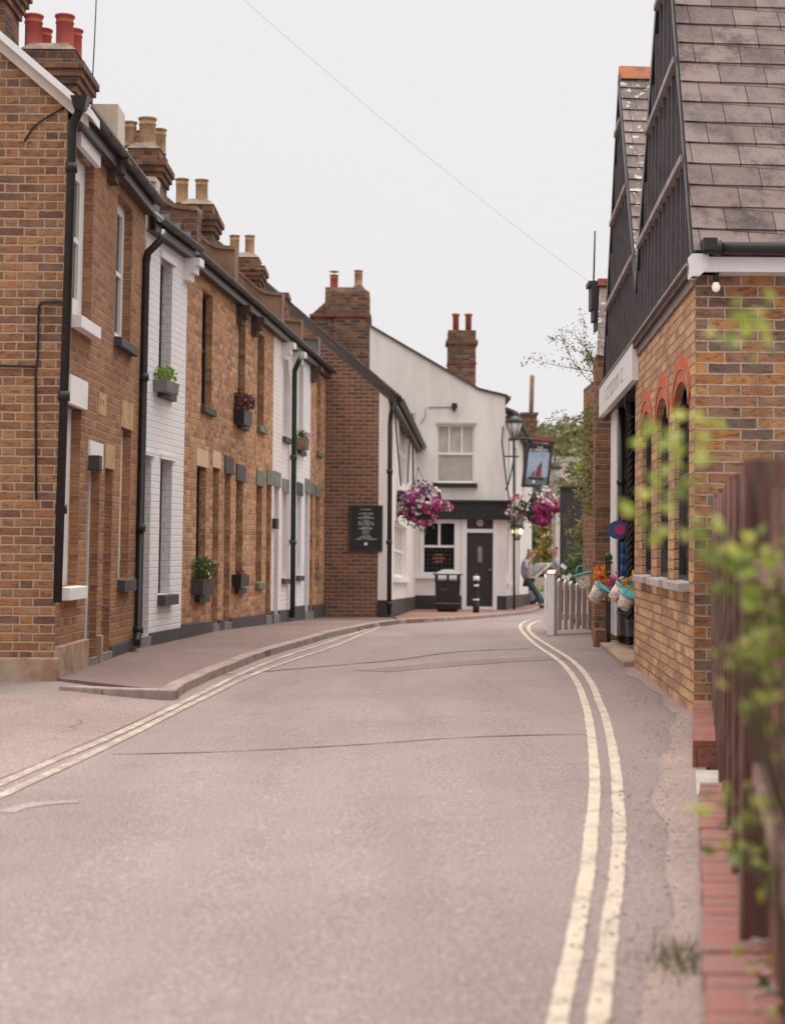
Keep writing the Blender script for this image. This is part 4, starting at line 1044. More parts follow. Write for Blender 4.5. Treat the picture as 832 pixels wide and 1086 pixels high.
A0, B0, A1, B1 = P(.6,z0-.25,.25), P(ps.len,z0-.25,.25), P(.6,z0+.35,-1.2), P(ps.len,z0+.35,-1.2)
x.hexa([A0,B0,B1,A1,A0+d_,B0+d_,B1+d_,A1+d_]); x.build('roof', M_SLATEG, pub, Opub)
gutter(pub, Opub, ps, .1, ps.len, z0-.25, .25, .06)
# chimneys
bc = at(360, 395, 46)
def zat(y, p, x=416): return at(x, y, p).z
x0_, x1_ = at(329.5,395,46).x, at(391,395,46).x; xm = at(344,395,46).x; xs_ = at(353,395,46).x
big = MB(); zb_ = 3.6; y0_ = bc.y; y1_ = y0_+1.3
z303, z320, z334, z336 = zat(304,46,370), zat(320,46,340), zat(331,46,330), zat(336,46,360)
big.box(xs_, x1_-.0, y0_, y1_, zb_, z336); big.box(x0_, xs_-.0, y0_+.05, y1_-.05, zb_, z336)
big.prism([(x0_,y0_+.05,z336+.06),(xm,y0_+.05,z336+.06),(xm,y0_+.05,z320)], (0,1.2,0))
big.box(xm, x1_, y0_, y1_, z336+.06, z303-.12); big.hexa([(xm,y0_,z303-.12),(x1_,y0_,z303-.12),(x1_,y1_,z303-.12),(xm,y1_,z303-.12),(xm+.0,y0_+.08,z303),(x1_-.18,y0_+.08,z303),(x1_-.18,y1_-.08,z303),(xm+.0,y1_-.08,z303)])
st = big.build('chimney', B_CHIM, pub, Opub)
x = MB(); x.box(x0_-.04, x1_+.04, y0_-.04, y1_+.04, z336, z336+.06); x.build('string_course', mat('red_brick_band', (.26,.09,.065), .9, .5, 9), st, Opub)
p_ = at(353.5, 303, 46); x = MB(); chimney_pot(x, (p_.x, y0_+.4, z303-.02), .1, .35); x.tube([(p_.x,y0_+.4,z303+.3),(p_.x,y0_+.4,z303+.42)], .01, 5); x.lathe([(.12,0),(.1,.02)], (p_.x,y0_+.4,z303+.4), 10); x.build('chimney_pot', M_RED_TC, st, Opub)
p_ = at(379.5, 303, 46); x = MB(); x.lathe([(.16,0),(.1,.12),(.1,.13)], (p_.x, y0_+.4, z303-.02), 14); chimney_pot(x, (p_.x, y0_+.4, z303+.06), .1, .38); x.build('chimney_pot', M_TAN_TC, st, Opub)
# stepped lead flashing where the stack meets the wing roof
x = MB()
for k in range(8):
    xx = x0_+.35+k*.15; 
    if xx > x1_-.1: break
    zz = vE+WG1.z+.2+(WG1.x-xx)*sl_
    x.box(xx, xx+.16, y0_-.012, y0_+.0, zz-.1, zz+.16)
x.build('flashing', M_LEAD, st, Opub)
c2 = at(490, 350, 39)
st2 = MB(); xa, xb = at(475,350,39).x, at(504.5,350,39).x; z350, z362, z385 = zat(350,39,490), zat(365,39,490), zat(386,39,490)
st2.box(xa, xb, c2.y, c2.y+.75, 4.5, z362); st2.box(xa-.05, xb+.05, c2.y-.05, c2.y+.8, z362, z362+.12); st2.box(xa, xb, c2.y, c2.y+.75, z362+.12, z350)
st = st2.build('chimney', B_CHIM, pub, Opub)
x = MB(); x.box(xa-.02, xb+.02, c2.y-.02, c2.y+.77, z385, z385+.05); x.box(xa-.055, xb+.055, c2.y-.055, c2.y+.81, z362+.03, z362+.07); x.build('string_course', mat('red_brick_band', (.26,.09,.065), .9, .5, 9), st, Opub)
for px_ in (483.5, 497):
    p_ = at(px_, 350, 39); x = MB(); x.lathe([(.085,0),(.085,.42),(.11,.44),(.11,.49),(.08,.49)], (p_.x, c2.y+.35, z350), 14); x.build('chimney_pot', M_RED_TC, st, Opub)
# security light and conduit on the front
def pfP(px, py, w): u_, v_ = pf.pix(px, py, w); return pf.P(u_, v_, w)
x = MB(); x.tube([pfP(454,432,.02), pfP(480,431.5,.02)], .012, 6); x.tube([pfP(451,432,.02), pfP(451,441,.02), pfP(446,449,.02)], .01, 6); x.build('conduit', M_LEAD, pub, Opub)
q = pfP(481.5, 431, .1); x = MB(); x.box(q.x-.07, q.x+.07, q.y-.06, q.y+.06, q.z-.06, q.z+.08); x.box(q.x-.03, q.x+.03, q.y-.03, q.y+.1, q.z-.12, q.z-.06); tag(x.build('security_light', M_BLACK, None, q), 'small black floodlight fixed above the upper pub window', 'floodlight')
# lamps etc on the side
def lantern(name, label, P0, h, arm, cat, lit=False, tail=None):
    r = thing(name, label, cat, P0)
    x = MB(); w = h*.28
    for z, ww in ((0, .6),):
        pass
    x.lathe([(w*.5,0),(w*.55,h*.04)], P0, 6); x.lathe([(w*1.15,h*.62),(w*1.2,h*.66),(w*.85,h*.78),(w*.3,h*.86),(w*.12,h*.88),(w*.18,h*.93),(w*.02,h*1.05)], P0, 6)
    for k in range(6):
        t = k*math.pi/3; a = P0+Vector((math.cos(t)*w*.5, math.sin(t)*w*.5, h*.03)); b = P0+Vector((math.cos(t)*w*1.1, math.sin(t)*w*1.1, h*.63)); x.tube([a, b], .012, 4)
    x.build('frame', M_CHAR, r, P0)
    g_ = MB(); g_.lathe([(w*.44,h*.04),(w*1.03,h*.61)], P0, 6)
    g_.build('glass', M_GL_LANT, r, P0)
    if lit:
        l_ = MB()
        for dx in (-.09, .09): l_.lathe([(.02,0),(.045,.04),(.045,.09),(.01,.13)], P0+Vector((dx,-w*1.05,h*.3)), 10)
        l_.build('bulb', M_LIT, r, P0)
    x = MB()
    for a in arm: x.tube(a, .02, 6)
    x.build('bracket', M_CHAR, r, P0)
    return r
m, t, b = nodes('lantern_glass'); b.inputs['Base Color'].default_value = (.55,.5,.49,1); b.inputs['Roughness'].default_value = .3; M_GL_LANT = m
m, t, b = nodes('lit_bulb'); b.inputs['Emission Color'].default_value = (1,.7,.35,1); b.inputs['Emission Strength'].default_value = 4; M_LIT = m
def pfA(px, py, p=40): return at(px, py, p)
P0 = at(545, 466, 41); wq = at(534, 484, 41)
lantern('wall_lantern', 'tall six sided lantern on a curved bracket at the upper pub corner', P0, .7,
    [[P0+Vector((0,0,-.02)), P0+Vector((0,0,-.5)), at(545,484,41)], [at(535,484,41), at(550,484,41)], [at(533,452,41), at(532,470,41), at(536,505,41), at(540,535,41)], [at(545,484,41), at(541,505,41), at(536,520,41)]], 'lantern')
P0 = at(547.5, 573, 40.5)
lantern('wall_lantern', 'short black lantern with two lit bulbs under the fascia at the pub corner', P0, .55,
    [[at(549,551,40.5), at(552,545,40.5), at(554,538,40.5), at(552,528,40.5)], [P0+Vector((0,0,.55)), at(548,551,40.5)]], 'lantern', lit=True)
x = MB(); x.tube([at(544.5,437,40.8), at(544.8,655-8,40.8)], .03, 8); x.build('downpipe', M_CHAR, pub, Opub)
# brackets and hanging baskets
def basket(label, C, rx, ry, rz, parts_, n, grp='hanging flower baskets on the pub', face=(0,-1,0)):
    r = thing('hanging_basket', label, 'hanging basket', C, grp)
    x = MB(); x.lathe([(rx*.12,-rz*1.05),(rx*.35,-rz*.95),(rx*.52,-rz*.45),(rx*.55,-rz*.1)], C, 16); x.build('basket', M_CHAR, r, C)
    x = MB(); top = C+Vector((0,0,rz*2.0))
    for k in range(3): t_ = k*2.1; x.tube([C+Vector((math.cos(t_)*rx*.5, math.sin(t_)*ry*.5, 0)), top], .008, 4)
    x.tube([top, top+Vector((0,.5,.0))], .015, 6); x.build('bracket', M_CHAR, r, C)
    y = MB()
    def surf(rad):
        d = Vector((random.gauss(0,1), random.gauss(0,1), random.gauss(0,1))).normalized()
        lump = 1+.18*math.sin(d.x*5+1)+.14*math.sin(d.z*7+d.x*3)
        return C+Vector((d.x*rx*rad*lump, d.y*ry*rad*lump, d.z*rz*rad*lump)), d
    for k in range(n): p, d = surf(random.uniform(.5, .98)); y.leaf(p, random.uniform(.05,.1), .7)
    for k in range(n//12):
        p, d = surf(1.0); 
        if d.z < 0: 
            for s_ in range(4): y.leaf(p+Vector((0,0,-.06*s_)), .07, .6)
    y.build('foliage', M_LEAF2, r, C)
    for m_, cnt, sz, cond in parts_:
        z = MB()
        for k in range(cnt):
            for _ in range(20):
                p, d = surf(random.uniform(.92, 1.08))
                if cond(d) and d.y < .4: break
            z.flower(p, sz*random.uniform(.7,1.15), d)
        z.build('flowers', m_, r, C)
    return r
C = at(443, 534, 51)
basket('big hanging basket of magenta and white petunias at the pub wing corner', C, .64, .34, .37,
    [(F_PINK, 260, .11, lambda d: d.z < .75), (F_WHITE, 150, .10, lambda d: True), (F_PURP, 70, .1, lambda d: d.z > 0 and d.x < .3), (F_RED, 60, .1, lambda d: d.z < 0), (F_PALE, 40, .09, lambda d: d.z > .2)], 900)
C = at(569, 537, 42)
basket('hanging basket, white flowers above magenta ones, below the picture sign', C, .62, .4, .40,
    [(F_PINK, 240, .11, lambda d: d.z < .3 and d.x > -.2), (F_WHITE, 150, .1, lambda d: d.z > 0 or d.x < -.2), (F_RED, 120, .11, lambda d: d.x > .2 or d.x < -.5), (F_PURP, 40, .1, lambda d: abs(d.x) < .5)], 900)

# picture sign
sg = Fr((at(556,515,41.5).x, at(556,515,41.5).y), (at(580,515,41.5).x, at(580,515,41.5).y+.25), 0, 0)
sg.O.z = at(556,514,41.5).z; sg.U = Vector((.1, 0, 1))
SO = sg.P(0,0,0); sr = thing('hanging_sign', 'pub picture sign of a red sailed barge, hung on a bracket', 'pub sign', SO)
ln = sg.len; hh = 1.0
x = MB(); x.fbox(sg, -.06, ln+.06, -.06, hh+.06, -.07, .0); 
x.fbox(sg, -.06, 0, -.06, hh+.06, 0, .03); x.fbox(sg, ln, ln+.06, -.06, hh+.06, 0, .03); x.fbox(sg, 0, ln, -.06, 0, 0, .03); x.fbox(sg, 0, ln, hh, hh+.06, 0, .03)
fm = x.build('frame', M_CHAR, sr, SO)
x = MB(); x.fbox(sg, 0, ln, .2, .84, 0, .008); x.build('painted_sky', mat('sign_sky', (.42,.5,.62), .4, .6, 3, dark=(.2,.32,.55)), sr, SO)
x = MB(); x.fbox(sg, 0, ln, 0, .2, 0, .008); x.build('painted_sea', mat('sign_sea', (.22,.27,.3), .4, .5, 6), sr, SO)
x = MB(); x.fprism(sg, [(.27,.22),(.44,.22),(.43,.52),(.40,.58),(.31,.46)], .008, .016); x.fprism(sg, [(.12,.22),(.24,.24),(.25,.38)], .008, .016); x.build('painted_sail', mat('sign_sail', (.25,.06,.05), .5, .1), sr, SO)
x = MB(); x.fprism(sg, [(.1,.14),(.5,.12),(.53,.2),(.08,.21)], .008, .018); x.fbox(sg, .42, .435, .2, .62, .008, .014); x.build('painted_hull', M_CHAR, sr, SO)
x = MB(); x.lathe([(.04,0),(.04,.01)], sg.P(.24,.08,.008), 14, sg.N); x.build('painted_buoy', M_WHITE, sr, SO)
def text(name, s_, fr, u, v, size, m, parent, O, w=.01, align='CENTER', ext=.002):
    c = bpy.data.curves.new(name, 'FONT'); c.body = s_; c.size = size; c.align_x = align; c.extrude = ext; c.materials.append(m)
    o = bpy.data.objects.new(name, c); COL.objects.link(o)
    T = fr.T.normalized(); N = fr.N.normalized(); U = N.cross(T)
    if U.z < 0: U = -U; 
    X = U.cross(N)
    Mx = Matrix((X, U, N)).transposed().to_4x4(); Mx.translation = fr.P(u, v, w) - Vector(O)
    me = bpy.data.meshes.new_from_object(o.evaluated_get(bpy.context.evaluated_depsgraph_get())); me.materials.clear(); me.materials.append(m)
    bpy.data.objects.remove(o); o = bpy.data.objects.new(name, me); COL.objects.link(o)
    o.parent = parent; o.matrix_local = Mx
    return o
text('lettering', 'THE', sg, ln/2, .93, .11, M_WHITE, sr, SO)
def scrawl(mb, fr, u0, u1, v, h, w0, n=None):
    """row of small raised letter strokes, as unreadable as in the photograph"""
    u = u0; k = 0
    while u < u1-h*.4:
        lw = h*random.uniform(.5,.75); st_ = h*.16
        kind = random.randrange(4)
        mb.fbox(fr, u, u+st_, v, v+h, w0, w0+.003)
        if kind != 0: mb.fbox(fr, u+st_, min(u1, u+lw), v+h-st_, v+h, w0, w0+.003)
        if kind in (1, 3): mb.fbox(fr, u+st_, min(u1, u+lw), v, v+st_, w0, w0+.003)
        if kind in (2, 3): mb.fbox(fr, u+lw-st_, u+lw, v+st_, v+h-st_, w0, w0+.003)
        u += lw + h*.2; k += 1
        if random.random() < .15: u += h*.4
x = MB(); scrawl(x, sg, .04, ln-.04, .85, .07, .002); x.build('lettering', M_WHITE, sr, SO)
x = MB(); t0 = sg.P(-.15, hh+.18, -.03); t1 = sg.P(ln+.12, hh+.1, -.03); x.tube([t0, t1], .035, 6); x.tube([sg.P(0,hh+.15,-.03), sg.P(.06,hh+.05,-.03)], .012, 5); x.tube([sg.P(ln,hh+.15,-.03), sg.P(ln-.06,hh+.05,-.03)], .012, 5)
x.tube([t0, t0+Vector((-.35,.3,-.02))], .03, 6); x.build('bracket', M_CHAR, sr, SO)
x = MB(); x.fbox(sg, .1, ln+.12, hh+.09, hh+.24, -.06, -.01); x.build('top_board', mat('sign_red', (.3,.09,.1), .6, .3), sr, SO)

# notice board on the brick side wall
u0, v0 = wgp(370, 585); u1, v1 = wgp(405.5, 536)
NO = wg.P(u0, v0, 0); nb = thing('notice_board', 'black notice board with rows of small white lettering on the brick side wall', 'notice board', NO)
x = MB(); x.fbox(wg, u0, u1, v0, v1, 0.0, .03); x.build('board', M_BLACK, nb, NO)
x = MB(); t_ = .035; x.fbox(wg, u0-.005, u0+t_, v0, v1, .03, .045); x.fbox(wg, u1-t_, u1+.005, v0, v1, .03, .045); x.fbox(wg, u0+t_, u1-t_, v0, v0+t_, .03, .045); x.fbox(wg, u0+t_, u1-t_, v1-t_, v1, .03, .045); x.build('frame', M_CHAR, nb, NO)
x = MB(); bw = u1-u0; bh = v1-v0
for fy, fw, hh_ in ((.90,.32,.016),(.80,.46,.03),(.71,.46,.028),(.615,.46,.026),(.57,.48,.026),(.48,.42,.03),(.39,.22,.022),(.30,.38,.024),(.255,.66,.028)):
    scrawl(x, wg, u0+bw*(.5-fw/2), u0+bw*(.5+fw/2), v0+bh*fy, hh_, .03)
for fy in (.76,.67,.53,.44,.35):
    x.fbox(wg, u0+bw*.4, u0+bw*.62, v0+bh*fy, v0+bh*fy+.006, .03, .032)
x.fbox(wg, u0+bw*.46, u0+bw*.55, v0+bh*.14, v0+bh*.2, .03, .034)
x.build('lettering', M_WHITE, nb, NO)

# ================================================================== LITTER BIN, BOLLARD
lb = at(474, 648.5, 45); lb.z = base(lb.y)
r = thing('litter_bin', 'black four sided litter bin with a hipped lid outside the pub', 'litter bin', lb)
x = MB(); w_, h_ = .31, .68
def ring(w, z): return [(lb.x-w, lb.y-w, lb.z+z), (lb.x+w, lb.y-w, lb.z+z), (lb.x+w, lb.y+w, lb.z+z), (lb.x-w, lb.y+w, lb.z+z)]
x.hexa(ring(.27,.06)+ring(.29,.70)); x.hexa(ring(.23,.0)+ring(.23,.06)); x.hexa(ring(.305,.70)+ring(.305,.74)); x.build('body', M_BLACK, r, lb, bevel=.01)
x = MB()
for sx_ in (-1, 1):
    for sy_ in (-1, 1): x.box(lb.x+sx_*.26-.03, lb.x+sx_*.26+.03, lb.y+sy_*.26-.03, lb.y+sy_*.26+.03, lb.z+.74, lb.z+.87)
x.box(lb.x-.03, lb.x+.03, lb.y-.29, lb.y-.24, lb.z+.74, lb.z+.87); x.build('posts', M_BLACK, r, lb)
x = MB(); x.hexa(ring(.34,.87)+ring(.34,.90)); x.hexa(ring(.33,.90)+ring(.12,1.0)); x.build('lid', M_BLACK, r, lb, bevel=.01)
x = MB(); x.box(lb.x-.30, lb.x+.30, lb.y-.3, lb.y-.285, lb.z+.2, lb.z+.215); x.build('trim', M_LEAD, r, lb)
x = MB(); x.box(lb.x-.2, lb.x-.02, lb.y-.296, lb.y-.29, lb.z+.5, lb.z+.56); x.build('badge', M_DKGREY, r, lb)
bo = at(504.5, 651, 46); bo.z = base(bo.y)
r = thing('bollard', 'thin black bollard with white bands in front of the pub door', 'bollard', bo)
x = MB(); x.lathe([(.075,0),(.075,.2),(.055,.23),(.055,.72),(.07,.74),(.07,.8),(.04,.86),(.01,.9)], bo, 16); x.build('post', M_BLACK, r, bo)
x = MB(); x.lathe([(.0755,.28),(.0755,.32)], bo, 16); x.lathe([(.076,.74),(.076,.8),(.06,.84)], bo, 16); x.lathe([(.058,.6),(.058,.65)], bo, 16); x.build('band', M_WHITE, r, bo)

# ================================================================== SHOP (right)
OS = shop_pt(1/156)
shop = thing('shop_building', 'multicoloured brick shop with twin black timber gables and arched windows on the right', 'shop', OS)
qE = 1/86.8
sfE = shop_pt(qE)
sf = Fr(OS, sfE, 0, 0, flip=True)   # faces the road
assert sf.N.x < 0
qW = 1/111.5; uW = (shop_pt(qW)-OS).length; LT = 3.03
def sfx(px, py): return sf.pix(px, py)
ops = []
for (far, near, top, spring, bot) in ((714.5,730,404,432,616), (696,708,423,446,613.5), (680.5,690,439.5,459,612)):
    a = sfx(near, 520)[0]; b = sfx(far, 520)[0]; uc = (a+b)/2
    vb = sfx((near+far)/2, bot)[1]; vt = sfx((near+far)/2, top)[1]
    ops.append([a, b, vb, vt, .045])
vts = sum(o[3] for o in ops)/3; vbs = sum(o[2] for o in ops)/3
for o in ops: o[3] = vts; o[2] = vbs
def arch_pts(a, b, vt, rise, n=12):
    c = (a+b)/2; return [(c+(b-a)/2*math.cos(math.pi*k/n), vt-rise+rise*math.sin(math.pi*k/n)) for k in range(n+1)]
RISE = .2
x = MB()
wall_shell(x, sf, 0, uW, -.2, LT, ops, .012, ends=False, back=False)
for (a, b, c, d, dp) in ops:     # spandrels above the arch
    pts = arch_pts(a, b, d, RISE)
    for k in range(len(pts)-1):
        (u_a, v_a), (u_b, v_b) = pts[k], pts[k+1]
        x.face([sf.P(u_a, v_a, .0005), sf.P(u_b, v_b, .0005), sf.P(u_b, d, .0005), sf.P(u_a, d, .0005)])
        x.face([sf.P(u_a, v_a, 0), sf.P(u_a, v_a, -dp), sf.P(u_b, v_b, -dp), sf.P(u_b, v_b, 0)])
x.face([sf.P(uW, -.2, 0), sf.P(uW, -.2, -.6), sf.P(uW, LT, -.6), sf.P(uW, LT, 0)])
x.build('wall', B_SHOPS, shop, OS)
for (a, b, c, d, dp) in ops:
    x = MB(); pts = arch_pts(a-.005, b+.005, d+.005, RISE); outer = arch_pts(a-.09, b+.09, d+.2, RISE+.12)
    for k in range(len(pts)-1): x.prism([sf.P(*pts[k], .014), sf.P(*pts[k+1], .014), sf.P(*outer[k+1], .014), sf.P(*outer[k], .014)], sf.N*-.03)
    x.build('arch', M_ORANGE, shop, OS)
    x = MB(); mid = arch_pts(a-.047, b+.047, d+.10, RISE+.06)
    for k in range(len(mid)-1): x.tube([sf.P(*mid[k], .016), sf.P(*mid[k+1], .016)], .006, 4, False)
    x.build('arch_joint', M_MORTAR, shop, OS)
    w_ = MB(); t_ = .045
    w_.fbox(sf, a, a+t_, c, d, -dp-.04, -dp+.01); w_.fbox(sf, b-t_, b, c, d, -dp-.04, -dp+.01); w_.fbox(sf, a+t_, b-t_, c, c+t_, -dp-.04, -dp+.01); w_.fbox(sf, a+t_, b-t_, c+(d-c)*.52, c+(d-c)*.52+.04, -dp-.04, -dp+.01)
    win = w_.build('window', M_CHAR, shop, OS)
    g_ = MB(); g_.fbox(sf, a-.02, b+.02, c-.02, d+.02, -dp-.08, -dp-.02); g_.build('pane', M_GLASS, win, OS)
    s_ = MB(); s_.hexa([sf.P(a-.06,c-.06,.08),sf.P(b+.06,c-.06,.08),sf.P(b+.06,c-.06,-.1),sf.P(a-.06,c-.06,-.1),sf.P(a-.06,c-.0,.08),sf.P(b+.06,c-.0,.08),sf.P(b+.06,c+.015,-.1),sf.P(a-.06,c+.015,-.1)]); s_.build('sill', mat('pale_stone', (.5,.43,.4), .85, .3, 8), win, OS, bevel=.006)
# front wall facing the camera
ff = Fr((OS.x, OS.y), (OS.x+5, OS.y), 0, 0)
x = MB(); x.prism([(OS.x,OS.y-.001,-.2),(OS.x+5,OS.y-.001,-.2),(OS.x+5,OS.y+.3,-.2),(OS.x+.03,OS.y+.3,-.2)], (0,0,LT+.2)); x.build('wall', B_SHOP, shop, OS)
# eaves board, gutter
x = MB(); x.fbox(ff, -.02, 5, LT-.03, LT+.07, -.02, .15); x.build('fascia', M_WHITE, shop, OS)
x = MB(); x.fprism(ff, [(-.05,LT-.06),(.0,LT-.06),(.06,LT+.0),(.06,LT+.09),(-.05,LT+.09)], -.02, .16); x.build('eaves_end', M_WHITE, shop, OS)
x = MB(); x.tube([ff.P(.02,LT+.12,.2), ff.P(5,LT+.12,.2)], .042, 12); x.lathe([(.052,0),(.052,.05)], ff.P(.08,LT+.12,.21), 12, (1,0,0)); x.box(OS.x+.01, OS.x+.1, OS.y-.26, OS.y-.1, LT+.1, LT+.18); x.build('gutter', M_BLACK, shop, OS)
# gables: near prism and far prism, ridges run back from the road
qs = dict(n0=1/157.5, ap1=.00742, val=.00877, ap2=.00998, f2=.01122)
Z = dict(n0=LT+.1, ap1=6.38, val=3.68, ap2=6.16, f2=3.12)
def gpt(k, w=0):
    p = shop_pt(qs[k]); n = sf.N*w; return Vector((p.x+n.x, p.y+n.y, Z[k]))
BK = Vector((5, .33, 0))
def clad(mb, k0, ka, k1, w=.0):
    pb = shop_pt(qs[k0]); pe = shop_pt(qs[k1]); n = sf.N*w
    mb.prism([Vector((pb.x,pb.y,LT-.03))+n, gpt(k0,w), gpt(ka,w), gpt(k1,w), Vector((pe.x,pe.y,LT-.03))+n], -sf.N*.15)
M_GAB = mat('gable_boarding', (.055,.044,.048), .6, .3, 4)
x = MB(); clad(x, 'n0', 'ap1', 'val'); clad(x, 'val', 'ap2', 'f2'); x.build('gable_cladding', M_GAB, shop, OS)
# vertical battens and rails on the gables
def zprof(q, a, ap, b):
    if q < qs[ap]: t = (q-qs[a])/(qs[ap]-qs[a]); return Z[a]+(Z[ap]-Z[a])*t
    t = (q-qs[ap])/(qs[b]-qs[ap]); return Z[ap]+(Z[b]-Z[ap])*t
x = MB(); y = MB()
for a, ap, b in (('n0','ap1','val'), ('val','ap2','f2')):
    n = 14
    for k in range(n):
        q = qs[a]+(qs[b]-qs[a])*(k+.5)/n; zt = zprof(q, a, ap, b)-.12; u = (shop_pt(q)-OS).length*(1 if q >= 1/156 else -1)
        if zt > LT+.1: x.fbox(sf, u-.011, u+.011, LT, zt, 0, .03)
    for zz in (3.9, 4.75, 5.6):
        lo = [q for q in frange(qs[a], qs[b], 200) if zprof(q, a, ap, b) > zz+.1]
        if lo:
            u0_, u1_ = (shop_pt(lo[0])-OS).length, (shop_pt(lo[-1])-OS).length
            y.fbox(sf, u0_+.02, u1_-.02, zz-.025, zz+.025, .0, .06)
x.build('battens', mat('batten', (.16,.135,.14), .6, .3, 5), shop, OS); y.build('rails', mat('rail_worn', (.4,.34,.325), .8, .4, 6), shop, OS)
# barge boards along verges
x = MB(); z_ = MB()
for a, b in (('n0','ap1'),('ap1','val'),('val','ap2'),('ap2','f2')):
    A, B = gpt(a, .04), gpt(b, .04); d_ = Vector((0,0,.17))
    
    (x).prism([A-d_, B-d_, B, A], -sf.N*.035)
x.build('barge_board', M_BLACK, shop, OS)
x = MB(); x.fbox(sf, -.02, (gpt('f2')-OS).length, LT-.03, LT+.03, .0, .05); x.build('base_rail', M_SOFFIT, shop, OS); x = MB(); x.fbox(sf, .0, (gpt('f2')-OS).length, LT-.10, LT-.03, .0, .02); x.build('weathered_board', mat('rail_weathered', (.34,.28,.27), .85, .5, 14, dark=(.16,.13,.125)), shop, OS)
x = MB(); x.fbox(sf, -.02, (gpt('f2')-OS).length, LT+.03, LT+.05, .0, .07); x.build('base_trim', mat('rail_grey', (.36,.3,.29), .8, .3, 6), shop, OS)
# slate slopes: real lapped courses
def slated(name, A, B, m, ext, gauge=.2, th=.009, w=.03):
    """A = foot at the verge, B = ridge at the verge, slates run along ext"""
    x = MB(); d = B-A; Ln = d.length; d.normalize(); n = ext.normalized().cross(d); 
    if n.z < 0: n = -n
    k = 0; s = 0
    off = -ext.normalized()*w
    while s < Ln-.02:
        e = min(s+gauge+.03, Ln)
        p0 = A+d*s+n*(th*1.6)+off; p1 = A+d*e+n*.002+off; q0 = p0+ext; q1 = p1+ext
        x.hexa([p0-n*th, q0-n*th, q1-n*th*.2, p1-n*th*.2, p0, q0, q1, p1]); s += gauge; k += 1
    x.face([A+off, A+off+ext, B+off+ext, B+off])
    o = x.build(name, m, shop, OS)
    # slates: course-true UV
    uvl = o.data.uv_layers[0]; T = ext.normalized()
    for pl in o.data.polygons:
        for li in pl.loop_indices:
            p = o.data.vertices[o.data.loops[li].vertex_index].co + OS - A
            uvl.data[li].uv = (p.dot(T)+3, p.dot(d)+.001)
    return o
n_foot = gpt('n0'); fdir = (gpt('ap1')-gpt('n0')).normalized()
slated('roof_slope', n_foot - fdir*.04 + Vector((0,0,.04)), gpt('ap1')+Vector((0,0,.04)), M_SLATE, BK, .2)
slated('roof_slope', gpt('val')+Vector((0,0,.04)), gpt('ap1')+Vector((0,0,.035)), M_SLATE, BK, .2)
slated('roof_slope', gpt('val')+Vector((0,0,.045)), gpt('ap2')+Vector((0,0,.04)), M_SLATEL, BK, .2)
slated('roof_slope', gpt('f2')+Vector((0,0,.045)), gpt('ap2')+Vector((0,0,.035)), M_SLATEL, BK, .2)
for k in ('ap1', 'ap2'):
    x = MB()
    p = gpt(k, .03)+Vector((0,0,.06)); s = 0
    while s < 4.5:
        a_ = p+BK.normalized()*s; b_ = p+BK.normalized()*(s+.44); dy = Vector((0,.14,-.12)); 
        x.prism([a_+Vector((0,0,.05)), a_+dy, a_-Vector((0,.14,.12)),], b_-a_); s += .45
    x.build('ridge_tiles', M_RIDGE, shop, OS)
# back and far sides so that the building is closed
x = MB(); pe = shop_pt(qs['f2']); x.prism([(pe.x+.16,pe.y,-.4),(pe.x+5,pe.y+.3,-.4),(pe.x+5,pe.y+.3,LT),(pe.x+.16,pe.y,LT)], (0,-.15,0)); x.build('wall', B_PIER, shop, OS)
# shopfront: sign board
uS0 = sfx(676.5, 400)[0]; uS1 = sfx(640, 420)[0]
vs0, vs1 = sfx(660, 421)[1], sfx(660, 386)[1]
x = MB(); x.fbox(sf, uS0, uS1, vs0, vs1, .0, .06); sgn = x.build('sign_board', M_WHITE, shop, OS)
x = MB(); scr = random.getstate()
uu0 = sfx(666, 400)[0]; uu1 = sfx(646, 410)[0]; hh_ = (vs1-vs0)*.42; vv = vs0+(vs1-vs0)*.27
# faint upright capitals, letters unreadable
cu = uu1; 
for k, kind in enumerate((0,1,2,3,2,4,0,1)):
    lw = (uu1-uu0)/8*.62; b0 = uu1-(k+1)*(uu1-uu0)/8; st_ = .028
    x.fbox(sf, b0+lw-st_, b0+lw, vv, vv+hh_, .06, .064)
    if kind in (1,3): x.fbox(sf, b0, b0+lw-st_, vv, vv+st_, .06, .064); x.fbox(sf, b0, b0+lw-st_, vv+hh_-st_, vv+hh_, .06, .064)
    if kind in (2,4): x.fbox(sf, b0, b0+st_, vv, vv+hh_, .06, .064); x.fbox(sf, b0+st_, b0+lw-st_, vv+hh_-st_, vv+hh_, .06, .064)
    if kind == 3: x.fbox(sf, b0, b0+st_, vv, vv+hh_, .06, .064)
x.build('lettering', mat('sign_letter', (.52,.5,.49), .6, .1), sgn, OS)
# recessed shopfront
D_ = .6
x = MB(); x.fbox(sf, uW, sf.len, -.2, LT, -D_-.1, -D_); x.build('shopfront', M_CHAR, shop, OS)
x = MB(); x.fbox(sf, uW+.02, sf.len, vs0+.0, vs0+.04, -D_, .0); x.build('soffit', M_BLACK, shop, OS)
def sfP(px, py, w): u_, v_ = sf.pix(px, py, w); return sf.P(u_, v_, w)
ua = sf.pix(653,500,-.05)[0]; ub_ = sf.pix(647,500,-.05)[0]
x = MB(); x.fbox(sf, ua, ub_, .15, vs0, -.15, -.05); x.build('post', M_WHITE, shop, OS)
ua = sf.pix(658.5,500,-.1)[0]
x = MB(); bt = sf.P(ua, .1, -.1); x.tube([bt, bt+Vector((0,0,vs0-.1))], .04, 10); 
x.lathe([(.055,0),(.055,.05)], bt+Vector((0,0,1.75)), 10); x.build('downpipe', M_BLACK, shop, OS)
ua = sf.pix(664,500,-.2)[0]; ub_ = sf.pix(659,500,-.2)[0]
